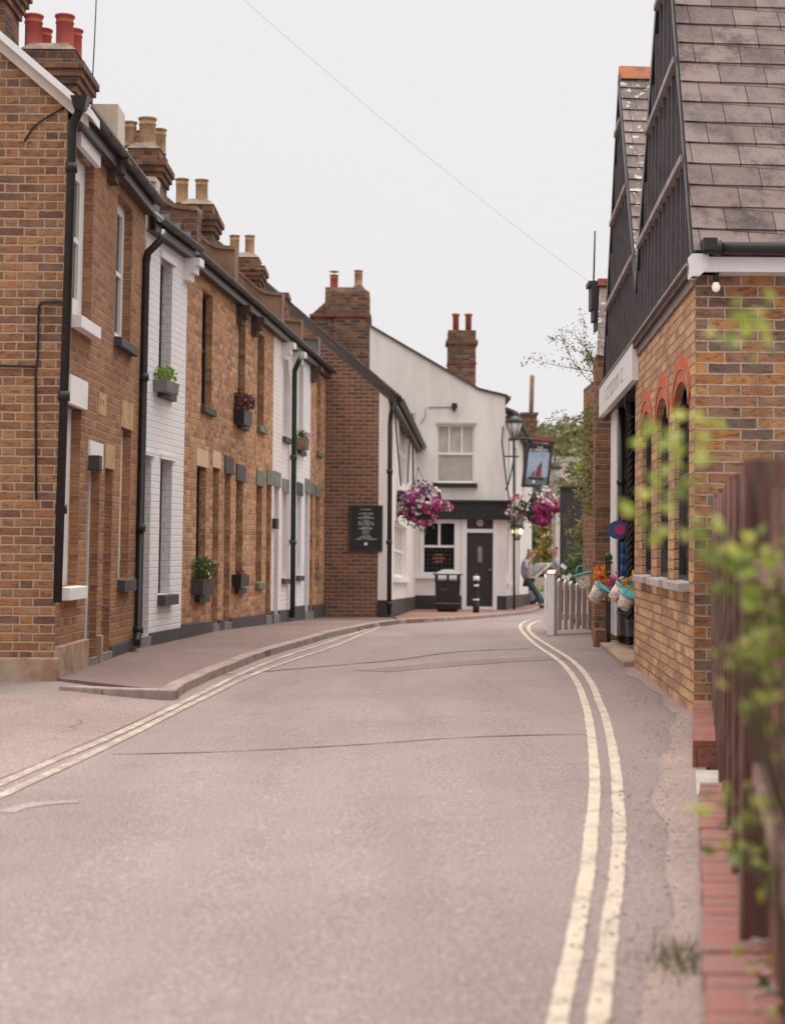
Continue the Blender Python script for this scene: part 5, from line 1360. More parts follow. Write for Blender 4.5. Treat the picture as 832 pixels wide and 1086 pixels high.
x = MB(); x.fbox(sf, ua, ub_, .15, vs0, -.25, -.15); x.build('post', M_CREAM, shop, OS)
# twisted column
ua = sf.pix(668,500,-.14)[0]; cb = sf.P(ua, .1, -.14)
x = MB(); n = 150; H_ = vs0-.1
for s_ in range(3):
    x.tube([cb+Vector((math.cos(k/n*70+s_*2.09)*.02, math.sin(k/n*70+s_*2.09)*.02, H_*k/n)) for k in range(n+1)], .021, 6)
x.build('twisted_column', M_BLACK, shop, OS)
# scroll bracket under the sign
x = MB(); sb = sfP(670, 425, -.05)
x.tube([sb+Vector((math.cos(t_*.35)*(.05+.008*t_)*.6, -.0, math.sin(t_*.35)*(.05+.008*t_))) for t_ in range(18)], .012, 6); x.build('scroll', M_CHAR, shop, OS)
# step and low brick riser
x = MB(); x.fbox(sf, uW+.02, uW+(sf.len-uW)*.72, -.25, .06, -.6, .10); x.build('step', M_STONE, shop, OS, bevel=.012)
x = MB(); x.fbox(sf, uW+.02, sf.len, .05, .32, -D_, -.32); x.build('riser', B_RED, shop, OS)
# festoon bulb on the front corner
bp = ff.P(.12, LT-.09, .1)
r = thing('festoon_bulb', 'single pale bulb hanging under the white eaves board of the shop', 'light bulb', bp)
x = MB(); x.lathe([(.02,-.005),(.02,.06)], bp, 10); x.build('socket', M_BLACK, r, bp)
x = MB(); x.lathe([(.008,-.07),(.024,-.058),(.029,-.038),(.024,-.018),(.015,.0)], bp, 14)
m, t, b = nodes('bulb_glass'); b.inputs['Base Color'].default_value = (.85,.8,.72,1); b.inputs['Roughness'].default_value = .15; b.inputs['Emission Color'].default_value = (1,.85,.65,1); b.inputs['Emission Strength'].default_value = .25
x.build('globe', m, r, bp)
# round hanging sign, blue and pink
rs = at(654.5, 562, F/(bt.y-.12))
r = thing('round_sign', 'round blue and magenta sign hanging beside the shop door', 'sign', rs)
nrm = Vector((-.25,-1,0)).normalized()
x = MB(); x.lathe([(.105,0),(.105,.012)], rs, 24, nrm); x.build('disc', mat('sign_blue', (.04,.1,.25), .5, .1), r, rs)
x = MB(); x.lathe([(.06,0),(.06,.006)], rs+nrm*.03+Vector((.03,0,0)), 20, nrm); x.build('emblem', mat('sign_magenta', (.5,.03,.18), .5, .1), r, rs)
# hanging fabrics in the doorway
def cloth(name, label, P0, w, h, m, cat='windbreak', fold=4):
    x = MB(); n = 14
    for k in range(n):
        for j in range(6):
            q = []
            for a, b in ((k,j),(k+1,j),(k+1,j+1),(k,j+1)):
                q.append(P0+Vector((w*(a/n-.5)*(1-.2*b/6), .03*math.sin(a/n*fold*math.pi*2+b*.4), -h*b/6)))
            x.sm = True; x.face(q)
    o = x.build(name, m, None, P0); md = o.modifiers.new('thick', 'SOLIDIFY'); md.thickness = .004
    return tag(o, label, cat)
cloth('hanging_cloth', 'blue folded cloth hanging in the shop doorway', sfP(661,575,-.12), .06, .75, mat('cloth_blue', (.05,.16,.4), .8, .3), 'cloth')
cloth('hanging_cloth', 'magenta cloth hanging beside the blue one in the shop doorway', sfP(661.5,545,-.13), .07, .28, mat('cloth_magenta', (.5,.04,.2), .8, .3), 'cloth')

# ================================================================== NEIGHBOUR beyond the shop
NQ = 1/85.5
n0 = at(630, 680, 85.5); n1 = at(648.5, 680, 85.5)
ON = Vector((n0.x, n0.y, base(n0.y)))
nh = thing('neighbour_house', 'brown brick house end with lichened roof and stone eaves bracket beyond the shop', 'house', ON)
nz = zat(377, 85.5, 632); zr = zat(285, 85.5, 632); zm = zat(292, 85.5, 632)
x = MB(); x.box(n0.x, n0.x+2.6, n0.y, n0.y+.3, -.5, nz); x.box(n0.x+.35, n0.x+.65, n0.y+.3, n0.y+4.5, -.5, nz)
x.build('wall', B_PIER, nh, ON)
x = MB(); x.hexa([(n0.x,n0.y-.05,nz),(n0.x+2.6,n0.y-.05,nz),(n0.x+2.6,n0.y+3,nz),(n0.x+.5,n0.y+3,nz),(n0.x+.14,n0.y+.85,zm),(n0.x+2.6,n0.y+.85,zm),(n0.x+2.6,n0.y+1.15,zm),(n0.x+.14,n0.y+1.15,zm)]); x.build('roof', M_SLATEL, nh, ON)
x = MB(); x.box(n0.x+.12, n0.x+2.6, n0.y+.8, n0.y+1.2, zm, zm+.09); x.build('ridge_tiles', M_RIDGE, nh, ON)
x = MB(); bx = n0.x+.14
for k, (w_, za, zb) in enumerate(((.13,306,301),(.095,330,306),(.065,342,330),(.03,352,342))):
    x.box(bx-w_, bx, n0.y+.9, n0.y+1.25, zat(za,81,625), zat(zb,81,625))
x.build('eaves_bracket', M_CHAR, nh, ON)
x = MB(); a0 = at(629, 302, 81); x.tube([a0, at(630.5, 245, 81)], .012, 5); x.build('aerial', M_DKGREEN, nh, ON)

# brick stub, post and buckets
st = at(635.5, 684, 92); st.z = base(st.y)
x = MB(); x.box(st.x-.06, st.x+.07, st.y-.1, st.y+.15, st.z-.1, st.z+.2); tag(x.build('brick_pier', B_RED, None, st, bevel=.006), 'short red brick stub at the foot of the black post', 'brick pier')
po = at(644, 686, 92); po.z = base(po.y)
r = thing('iron_post', 'slim black iron post with round finial holding the beach buckets', 'post', po)
zt = at(644, 598, 92).z
x = MB(); x.box(po.x-.03, po.x+.03, po.y-.03, po.y+.03, po.z, zt); x.build('shaft', M_CHAR, r, po)
x = MB(); x.lathe([(.04,0),(.05,.02),(.03,.035),(.045,.06),(.05,.085),(.035,.11),(.012,.13)], (po.x, po.y, zt), 14); x.build('finial', M_BLACK, r, po)
for (cx, cz, hb) in ((656, 649, 676), (667, 653, 675)):
    pass
def storage(label, px, py, w, h, p=97):
    b_ = at(px, py, p); r = thing('planter_tub', label, 'planter', b_, 'dark grey tubs on the shop step')
    x = MB(); x.hexa([(b_.x-w*.45,b_.y-.1,b_.z),(b_.x+w*.45,b_.y-.1,b_.z),(b_.x+w*.45,b_.y+.1,b_.z),(b_.x-w*.45,b_.y+.1,b_.z),(b_.x-w*.5,b_.y-.11,b_.z+h),(b_.x+w*.5,b_.y-.11,b_.z+h),(b_.x+w*.5,b_.y+.11,b_.z+h),(b_.x-w*.5,b_.y+.11,b_.z+h)]); x.build('tub', M_DKGREY, r, b_, bevel=.006)
    x = MB(); x.box(b_.x-w*.56, b_.x+w*.56, b_.y-.125, b_.y+.125, b_.z+h-.03, b_.z+h); x.build('rim', M_DKGREY, r, b_, bevel=.004)
storage('taller dark grey square tub on the shop step', 661, 674, .12, .26)
storage('lower dark grey tub at the right end of the shop step', 669, 675, .10, .18, 99)

def bucket_mat():
    m, t, b = nodes('bucket_print'); g = G(t); P = g.pos()
    c = (.7,.62,.54,1)
    c = g.mix(g.step(g.noise(P, 26, 2), .56, .6), c, (.2,.5,.5,1)); c = g.mix(g.step(g.noise(P, 33, 2, .4), .6, .63), c, (.6,.08,.1,1)); c = g.mix(g.step(g.noise(P, 41, 2, .4), .62, .65), c, (.85,.45,.1,1)); c = g.mix(g.step(g.noise(P, 50, 2, .4), .64, .66), c, (.1,.12,.14,1))
    t.links.new(c, b.inputs['Base Color']); b.inputs['Roughness'].default_value = .4
    return m
M_BUCKET = bucket_mat(); M_TEAL = mat('rim_teal', (.15,.45,.48), .4, .1); M_YELB = mat('bucket_yellow', (.7,.5,.18), .5, .2)
def bucket(label, px, py, p, axis, r0=.1, h=.2, body=M_BUCKET, rim=M_TEAL):
    O = at(px, py, p); ax = Vector(axis).normalized(); r = thing('beach_bucket', label, 'bucket', O, 'patterned beach buckets hung on the post')
    x = MB(); x.lathe([(.0,0),(r0*.68,0),(r0*.72,.02),(r0,h),(r0*.93,h),(r0*.66,.03),(0,.03)], O, 20, ax); x.build('body', body, r, O)
    x = MB(); x.lathe([(r0*1.0,h-.025),(r0*1.09,h-.02),(r0*1.09,h),(r0*.95,h+.002)], O, 20, ax); x.build('rim', rim, r, O)
    a_ = ax.orthogonal().normalized(); b_ = ax.cross(a_)
    x = MB(); x.tube([O+ax*(h+.0)+ (a_*math.cos(t)*r0*1.05) + ax*math.sin(t)*r0*.9 for t in [k*math.pi/10 for k in range(11)]], .005, 5); x.build('handle', rim, r, O)
bucket('patterned bucket with yellow side, leftmost on the black post', 621, 624, 92, (-.25,.1,1), .1, .18)
bucket('pale patterned bucket tipped sideways just left of the black post', 628, 637, 94, (.55,-.25,.8), .1, .2)
bucket('pale bucket tipped left, right of the black post', 649, 636, 108, (.6,-.1,.75), .085, .17)
bucket('bucket printed with red and orange fish, nearest the arched windows', 660, 645, 110, (.35,-.35,.85), .09, .17)
bucket('yellow based bucket behind the fish printed one', 664, 636, 107, (.5,.1,.8), .085, .17, M_YELB)
def crumple(name, label, px, py, p, rx, rz, m, cat='net bag', n=90):
    O = at(px, py, p); x = MB(); x.sm = False
    for k in range(n):
        d = Vector((random.gauss(0,.5), random.gauss(0,.4), random.gauss(0,.5))); c = O+Vector((d.x*rx, d.y*rx, d.z*rz)); x.leaf(c, rx*random.uniform(.7,1.3), .6)
    return tag(x.build(name, m, None, O), label, cat)
crumple('cloth_bunch', 'orange crumpled cloth spilling from the left buckets', 636, 620, 92, .10, .16, leaf_mat('cloth_orange', [(.7,.1,.02),(.8,.28,.03),(.8,.5,.1)], .2), 'cloth')
crumple('cloth_bunch', 'magenta crumpled cloth between the post and the right buckets', 651, 619, 104, .05, .1, leaf_mat('cloth_pink', [(.5,.04,.2),(.65,.2,.2),(.4,.03,.25)], .2), 'cloth')
crumple('cloth_bunch', 'yellow crumpled cloth in the buckets by the arched windows', 667, 621, 107, .07, .09, leaf_mat('cloth_yellow', [(.8,.5,.08),(.85,.6,.3),(.8,.3,.05)], .2), 'cloth')

# ================================================================== PICKET FENCE
q0 = at(586.5, 673, 81); q1 = at(631, 668, 77)
q0.z = base(q0.y); q1.z = base(q1.y)
pk = thing('picket_fence', 'white picket fence and gate post in front of the shrubs', 'fence', q0)
fr = Fr(q0, q1, q0.z, q1.z)
n = 7
for k in range(n):
    u = .12+ (fr.len-.2)*k/(n-1); x = MB(); h = .74-.02*math.sin(k*.3)*3
    x.fprism(fr, [(u,.06),(u+.11,.06),(u+.11,h-.04),(u+.055,h),(u,h-.04)], -.01, .012); x.build('picket', M_WHITE, pk, q0)
for v in (.2, .58):
    x = MB(); x.fbox(fr, 0.03, fr.len, v, v+.07, -.05, -.012); x.build('rail', M_WHITE, pk, q0)
x = MB(); x.fbox(fr, -.05, .05, -.05, .80, -.07, .03); x.fprism(fr, [(-.06,.80),(.06,.80),(-.005,.85)], -.08, .04); x.build('post', M_WHITE, pk, q0)
gq = Fr(q0+Vector((-.1,.0,0)), q0+Vector((-.0,1.3,0)), q0.z, q0.z, flip=True)
for k in range(6):
    x = MB(); u = .1+k*.2; x.fprism(gq, [(u,.06),(u+.075,.06),(u+.075,.74),(u+.0375,.78),(u,.74)], -.01, .012); x.build('picket', M_WHITE, pk, q0)

# ================================================================== FOREGROUND RIGHT: low wall, slab, timber fence
def slant_box(mb, qa, qb, c0, c1, z0, z1):
    a, b, c, d = wall_c(qa, c0), wall_c(qa, c1), wall_c(qb, c1), wall_c(qb, c0)
    mb.hexa([(p.x, p.y, z0) for p in (a,b,c,d)] + [(p.x, p.y, z1) for p in (a,b,c,d)])
WO = wall_c(1/250, .03)
lw = thing('low_brick_wall', 'low red brick wall with brick on edge capping under the timber fence', 'wall', WO)
x = MB(); slant_box(x, 1/900, 1/250, .035, .19, -.1, .10); x.build('wall', B_RED, lw, WO)
x = MB(); random.seed(3)
q = 1/900
while q < 1/251:
    dq = .108/F*1; jz = random.uniform(-.004, .004); slant_box(x, q, q+dq*.93, .028+random.uniform(-.003,.003), .205, .10, .150+jz); q += dq
cap = x.build('capping', mat('red_brick_cap', (.31,.125,.105), .9, .5, 7, dark=(.24,.14,.12), bump=.6), lw, WO, bevel=.006)
x = MB(); slant_box(x, 1/880, 1/252, .034, .20, .10, .142); x.build('bedding', M_MORTAR, lw, WO)
x = MB()
for k in range(260):
    q = random.uniform(1/800, 1/255); p = wall_c(q, .17+random.gauss(0,.02)); s_ = random.uniform(.003,.01); z = .15
    x.hexa([(p.x+dx*s_*random.uniform(.6,1.2), p.y+dy*s_*random.uniform(.6,1.2), z+dz*s_) for dz in (0,.8) for dx, dy in ((-1,-1),(1,-1),(1,1),(-1,1))])
stuff(x.build('loose_gravel', M_GRIT))
# brick block against the shop corner
bs = at(747, 814, 206)
x = MB(); bl = Vector((bs.x-.055, bs.y, 0))
_t = lambda px, p: (px-416)/p; ny, fy = F/206, F/163
x.hexa([(_t(735,206),ny,-.05),(_t(735,206)+.12,ny,-.05),(_t(735,163)+.14,fy,-.05),(_t(735,163),fy,-.05),(_t(735,206),ny,.15),(_t(735,206)+.12,ny,.15),(_t(735,163)+.14,fy,.15),(_t(735,163),fy,.15)]); tag(x.build('brick_block', B_RED, None, bl, bevel=.006), 'low red brick block butted against the shop corner', 'brick block')
sb = at(754, 848, 236)
x = MB(); sl0, sl1 = gnd(738, 847), gnd(772, 820)
_a, _b, _c, _d = gnd(738,847), gnd(775,847), gnd(775,821), gnd(737,821); x.hexa([(v.x, v.y, -.03) for v in (_a,_b,_c,_d)]+[(v.x, v.y, .02) for v in (_a,_b,_c,_d)]); tag(x.build('stone_slab', mat('slab', (.5,.46,.42), .9, .3, 8, bump=.3), None, sl0, bevel=.006), 'pale grey stone slab on the ground at the end of the low wall', 'slab')
# timber fence
FO = wall_c(1/200, .19); tf = thing('timber_fence', 'weathered reddish brown timber fence running along the low wall', 'fence', FO)
q = 1/151; k = 0; random.seed(5)
while q > 1/700:
    wq = .10/F; h = 1.20+.21*min(1,q*161)+random.uniform(-.012,.012)
    post = k % 6 == 4 and q > 1/430
    x = MB(); c0 = .175 if post else .19
    if post: slant_box(x, q-.08/F, q, .125, .25, .0, h+.07)
    else:
        a, b, c, d = wall_c(q-wq, .19), wall_c(q-wq, .22), wall_c(q, .22), wall_c(q, .19)
        x.hexa([(p.x, p.y, .0) for p in (a,b,c,d)] + [(p.x, p.y, h) for p in (a,b,c,d)])
    x.build('post' if post else 'board', M_FENCED if post else (M_FENCE, M_FENCE, M_FENCED)[k % 3], tf, FO, bevel=.003)
    if post:
        x = MB(); slant_box(x, q-.085/F, q-.06/F, .118, .128, .0, h+.05); x.build('batten', M_FENCE2, tf, FO)
    q -= wq*(1.5 if not post else 1.2); k += 1
for z in (.6, 1.18):
    x = MB(); slant_box(x, 1/700, 1/160, .15, .185, z-(.12 if z > 1 else .05), z+.045-(.12 if z > 1 else .05)); x.build('rail', M_FENCE2, tf, FO)

# ================================================================== FOLIAGE
def leafy_branches(mb_stem, mb_leaf, starts, size, n_leaf, seg=.12, r=.006, droop=.1, twigs=3):
    for (P0, D, Ln) in starts:
        P0 = Vector(P0); D = Vector(D).normalized(); path = [P0]; s = 0
        while s < Ln:
            D = (D+Vector((random.gauss(0,.09), random.gauss(0,.09), random.gauss(0,.09)-droop*.3))).normalized(); path.append(path[-1]+D*seg); s += seg
        mb_stem.tube(path, [r*(1-.8*i/len(path)) for i in range(len(path))], 5)
        for i, p in enumerate(path[1:]):
            for k in range(n_leaf): mb_leaf.leaf(p+Vector((random.gauss(0,size*.8), random.gauss(0,size*.8), random.gauss(0,size*.8))), size*random.uniform(.6,1.2), .55)
            if twigs and random.random() < .6:
                d2 = (D+Vector((random.gauss(0,.8), random.gauss(0,.8), random.gauss(0,.6)))).normalized(); tp_ = [p, p+d2*seg, p+d2*seg*2+Vector((0,0,-.02))]
                mb_stem.tube(tp_, [r*.5, r*.35, r*.15], 4)
                for t_ in tp_[1:]:
                    for k in range(n_leaf): mb_leaf.leaf(t_+Vector((random.gauss(0,size*.7), random.gauss(0,size*.7), random.gauss(0,size*.7))), size*random.uniform(.6,1.2), .55)
M_STEM = mat('stem', (.13,.10,.06), .8, .3, 20)
random.seed(21)
# foreground shrub growing through the fence
fo = wall_c(1/560, .32); FOo = Vector((fo.x, fo.y, 0))
fs = thing('foreground_shrub', 'out of focus bright green shrub growing by the fence in the foreground', 'shrub', FOo)
xs_m, xl = MB(), MB(); M_FLEAF = leaf_mat('leaves_fresh', [(.07,.11,.03),(.17,.23,.05),(.29,.36,.07),(.45,.5,.11),(.55,.55,.2)], .5)
CL = [(790,335,620,5),(768,358,600,4),(800,362,620,3),(735,462,640,4),(700,452,650,5),(712,520,650,6),(735,560,640,4),(728,500,650,5),(755,585,640,6),(690,560,680,3),
      (790,590,620,12),(815,575,600,12),(828,615,600,10),(775,620,640,5),(800,650,620,8),(826,665,600,12),(800,700,620,14),(825,720,600,16),(780,690,640,5),(812,755,620,12),(828,800,600,12),(790,745,640,4),
      (820,850,600,8),(800,865,640,5),(785,905,560,7),(805,925,560,6),(770,855,640,5),(828,905,560,9),(800,1010,520,2),(820,1065,500,8),(830,1085,500,8),(830,640,560,14),(815,690,600,14),(805,610,640,8)]
root_px = at(850, 1150, 560)
for (px, py, p, n) in CL:
    c = at(px+random.uniform(-3,3), py, p)
    mid = at(850, (py+900)/2, p*.97)
    xs_m.tube([Vector((mid.x, mid.y, 0.02)), lerp(Vector((mid.x, mid.y, .0)), c, .5)+Vector((.07,0,.05)), c], [.0035,.0028,.0015], 5)
    for k in range(int(n*(2.0 if n < 8 else 1.0))):
        xl.leaf(c+Vector((random.gauss(0,.018), random.gauss(0,.05), random.gauss(0,.014))), random.uniform(.025,.045), .65)
xs_m.build('stems', M_STEM, fs, FOo); xl.build('leaves', M_FLEAF, fs, FOo)
# climbing plant on the neighbour
cp = Vector((n0.x+.1, n0.y+1.2, base(n0.y)))
cr = thing('climbing_plant', 'tall sparse climber reaching out over the street from the house end', 'climbing plant', cp)
xs_m, xl = MB(), MB()
stem = [at(640,660,80), at(632,560,80), at(633,480,80), at(632,420,80), at(629,385,80), at(622,372,80)]
xs_m.tube(stem, [.03,.025,.02,.018,.015,.008], 6)
br = []
for (a, b) in (((632,385),(572,348)), ((630,395),(568,380)), ((630,410),(585,366)), ((631,440),(580,448)), ((632,450),(572,466)), ((632,455),(595,444)), ((630,400),(604,346)), ((628,380),(606,350)), ((633,520),(605,545)), ((634,470),(618,470))):
    A = at(*a, 80); B = at(*b, 80+random.uniform(-3,3)); br.append((A, B-A, (B-A).length))
leafy_branches(xs_m, xl, br, .042, 3, seg=.07, r=.006, droop=0)
for k in range(500):   # dense leaf mass by the wall
    px = 628-abs(random.gauss(0,5)); py = random.uniform(430, 545)
    xl.leaf(at(px, py, 80+random.uniform(-2,3)), random.uniform(.04,.08), .6)
for k in range(160): xl.leaf(at(random.gauss(625,4), random.gauss(378,8), 80+random.uniform(-2,2)), random.uniform(.03,.05), .6)
xs_m.build('stems', M_STEM, cr, cp); xl.build('leaves', leaf_mat('leaves_climber', [(.07,.10,.02),(.16,.22,.04),(.24,.26,.06),(.3,.2,.07)], .4), cr, cp)
# garden shrub behind the picket fence
gs = at(614, 655, 66); gs.z = base(gs.y); r = thing('garden_shrub', 'dark green shrub with white blooms behind the picket fence', 'shrub', gs)
xs_m, xl, xf = MB(), MB(), MB()
for k in range(1500):
    d = Vector((random.gauss(0,1), random.gauss(0,1), random.gauss(0,1))).normalized()*random.random()**.4
    xl.leaf(gs+Vector((d.x*.28, d.y*.4, .85+d.z*.62+.1*math.sin(d.x*6))), random.uniform(.04,.08), .55)
for k in range(8): xs_m.tube([gs+Vector((random.gauss(0,.05),0,0)), gs+Vector((random.gauss(0,.2),random.gauss(0,.2),1.1))], [.015,.005], 5)
for k in range(14): xf.flower(gs+Vector((-.15+random.gauss(0,.12), -.35, .75+random.gauss(0,.13))), .08, (0,-1,0))
xs_m.build('stems', M_STEM, r, gs); xl.build('leaves', M_LEAF2, r, gs); xf.build('flowers', F_WHITE, r, gs)
# feathery palm-like sprays over the black panel
fp = at(628, 640, 70); fp.z = base(fp.y); r = thing('sumac_branches', 'pale green feathery branches in front of the black fence', 'shrub', fp)
xs_m, xl = MB(), MB()
for (a, b, c) in (((630,620),(622,580),(600,562)), ((630,620),(624,586),(604,592)), ((632,600),(628,540),(612,520)), ((632,600),(628,560),(615,553)), ((630,620),(618,575),(612,560))):
    A, B, C_ = at(*a, 70), at(*b, 70), at(*c, 70); xs_m.tube([A, B, C_], [.015,.01,.003], 5)
    for k in range(26):
        p = lerp(B, C_, k/25); xl.leaf(p, random.uniform(.08,.14), .25); xl.leaf(p, random.uniform(.08,.14), .25)
xs_m.build('stems', M_STEM, r, fp); xl.build('leaves', leaf_mat('leaves_sumac', [(.14,.2,.05),(.28,.3,.1),(.4,.34,.14)], .4), r, fp)

# ================================================================== BEHIND: black panel, outbuilding, hill, lamps, car, people
bp0, bp1 = at(593, 640, 55), at(640, 640, 55); bp0.z = base(bp0.y)
r = thing('black_fence_panel', 'tall plain black boarded panel behind the picket fence garden', 'fence panel', bp0)
zt = zat(519, 55, 600)
for k in range(10):
    x = MB(); xx = bp0.x+k*.145; x.box(xx, xx+.14, bp0.y, bp0.y+.03, bp0.z-.1, zt); x.build('board', M_CHAR, r, bp0)
x = MB(); x.box(bp0.x-.02, bp0.x+1.5, bp0.y-.03, bp0.y+.06, zt, zt+.05); x.build('top_rail', M_BLACK, r, bp0)
ob = at(607, 640, 22); ob.z = base(ob.y)
r = thing('outbuilding', 'low building with a long grey brown tiled roof behind the black panel', 'building', ob)
zr, ze = zat(501,22,607), zat(520,22,607); xa, xb = at(590,520,22).x, at(660,520,22).x
x = MB(); x.box(xa+.2, xb, ob.y+.3, ob.y+5.5, ob.z-.3, ze); x.build('wall', M_CREAM, r, ob)
x = MB(); x.hexa([(xa,ob.y,ze),(xb,ob.y,ze),(xb,ob.y+6,ze),(xa,ob.y+6,ze),(xa+.4,ob.y+2.8,zr+.6),(xb,ob.y+2.8,zr+.6),(xb,ob.y+3.2,zr+.6),(xa+.4,ob.y+3.2,zr+.6)]); x.build('roof', slate_mat('tile_brown', [(.24,.18,.14),(.2,.155,.12)], WD=.2, H=.14, lichen=.3), r, ob)
x = MB(); x.box(xa, xb, ob.y-.08, ob.y, ze-.12, ze); x.build('gutter', mat('gutter_ochre', (.25,.17,.05), .7, .3), r, ob)
# far white houses between pub and panel
fh = at(585, 640, 21); fh.z = base(fh.y)
r = thing('far_house', 'distant white house with dark upright window glimpsed beyond the pub', 'house', fh)
xa, xb = at(574,560,21).x, at(594,560,21).x; zt_ = zat(515,21,585)
hf = Fr((xa, fh.y), (xb+3, fh.y), fh.z, fh.z)
x = MB(); wo = [(hf.u(581.5,560), hf.u(585,560), hf.pix(583,582)[1], hf.pix(583,548)[1], .1), (hf.u(588,560), hf.u(591,560), hf.pix(583,582)[1], hf.pix(583,548)[1], .1)]
wall_shell(x, hf, 0, hf.len, -.3, zt_-fh.z, wo); x.build('wall', M_RENDER, r, fh)
for o_ in wo: make_window(r, fh, hf, *o_, M_WHITE, M_GLASS)
x = MB(); x.hexa([(xa-.3,fh.y-.3,zt_),(xb+3,fh.y-.3,zt_),(xb+3,fh.y+6,zt_),(xa-.3,fh.y+6,zt_),(xa+.5,fh.y+2.5,zt_+1.6),(xb+3,fh.y+2.5,zt_+1.6),(xb+3,fh.y+3,zt_+1.6),(xa+.5,fh.y+3,zt_+1.6)]); x.build('roof', M_SLATEG, r, fh)
# pipe above the pub side roof (flue)
fl_ = at(564, 440, 33); x = MB(); x.tube([at(562.5,450,33), at(564,398,33)], .075, 10); x.build('flue', M_BROWN_RENDER, pub, Opub)
x = MB(); a_ = at(553,440,34); b_ = at(569,440,34); x.box(a_.x, b_.x, a_.y, a_.y+.6, 3.2, zat(440,34,560)); x.box(a_.x-.04, b_.x+.04, a_.y-.04, a_.y+.64, zat(440,34,560), zat(440,34,560)+.08); x.build('chimney', B_CHIM, pub, Opub)
# street lamp beyond
sp_ = at(587, 640, 33); sp_.z = base(sp_.y); hL = zat(510,33,587)-sp_.z
r = thing('street_lamp', 'old style street lamp with tapered glass lantern beyond the pub sign', 'street lamp', sp_)
x = MB(); x.lathe([(.12,0),(.1,.8),(.05,.9),(.045,hL)], sp_, 10); x.build('column', M_LEAD, r, sp_)
lt = sp_+Vector((0,0,hL)); x = MB(); x.lathe([(.1,0),(.2,.4)], lt, 6); x.build('glass', M_GL_LANT, r, sp_)
x = MB(); x.lathe([(.25,.4),(.25,.44),(.1,.58),(.03,.62),(.04,.68),(.005,.85)], lt, 8); x.build('lamp_cap', M_CHAR, r, sp_)
# hill
mb = MB(); random.seed(9)
def hz(x, y):
    t = max(0, min(1, (y-150)/130)); return base(150) + 24*sstep(t)*(1-.3*math.sin(x*.012+1)) 
hx = frange(-80, 190, 54); hy = frange(120, 420, 50)
HV = [[Vector((x, y, hz(x, y)+random.uniform(-.4,.4))) for x in hx] for y in hy]
for i in range(len(hy)-1):
    for j in range(len(hx)-1): mb.sm = True; mb.face([HV[i][j], HV[i][j+1], HV[i+1][j+1], HV[i+1][j]])
struct(mb.build('hill', mat('hill_grass', (.2,.2,.08), .95, .5, .06, dark=(.10,.12,.05))))
def far_tree(mb, P0, h, w, n, sz):
    for k in range(n):
        d = Vector((random.gauss(0,1), random.gauss(0,1), random.gauss(0,1))).normalized()*random.random()**.35
        mb.leaf(P0+Vector((d.x*w, d.y*w, h*.6+d.z*h*.42)), sz*random.uniform(.7,1.3), .8)
mb = MB(); random.seed(10)
for k in range(110):
    y = random.uniform(165, 275); x = (random.uniform(560, 700)-416)/F*y
    far_tree(mb, Vector((x, y, hz(x, y)-.5)), random.uniform(4,8), random.uniform(2.5,4.5), 110, 1.1)
stuff(mb.build('woodland', leaf_mat('leaves_far', [(.10,.11,.04),(.17,.17,.06),(.26,.21,.08)], .3)))
def tree(label, P0, h, w, n, sz, lm, tr=.15):
    r = thing('tree', label, 'tree', P0)
    x = MB(); x.tube([P0, P0+Vector((.1,0,h*.3)), P0+Vector((0,.1,h*.6))], [tr, tr*.8, tr*.4], 8)
    for k in range(7):
        a = k*.9; s_ = P0+Vector((.05,0,h*(.3+.04*k))); x.tube([s_, s_+Vector((math.cos(a)*w*.6, math.sin(a)*w*.6, h*.25))], [tr*.4, tr*.1], 5)
    x.build('trunk', M_STEM, r, P0)
    y = MB(); cl_ = [Vector((random.gauss(0,w*.45), random.gauss(0,w*.45), h*random.uniform(.45,.92))) for _ in range(14)]
    for k in range(n):
        c = random.choice(cl_); y.leaf(P0+c+Vector((random.gauss(0,w*.2), random.gauss(0,w*.2), random.gauss(0,w*.17))), sz*random.uniform(.6,1.3), .6)
    y.build('crown', lm, r, P0); return r
def treeat(label, px, pytop, p, w, n, sz, lm, tr=.15):
    b_ = at(px, 640, p); b_.z = base(b_.y); h = at(px, pytop, p).z-b_.z; return tree(label, b_, h, w, n, sz, lm, tr)
treeat('olive green tree with rounded crown standing beyond the black panel', 612, 462, 30, .9, 1800, .13, M_LEAF3)
treeat('lower leafy tree at the right, close behind the climber', 626, 470, 40, .5, 1100, .1, M_LEAF1)
treeat('yellow green palm like bush beyond the leaning man', 577, 548, 25, .45, 700, .22, leaf_mat('leaves_gold', [(.2,.2,.04),(.36,.3,.06),(.42,.28,.08)], .4), .08)
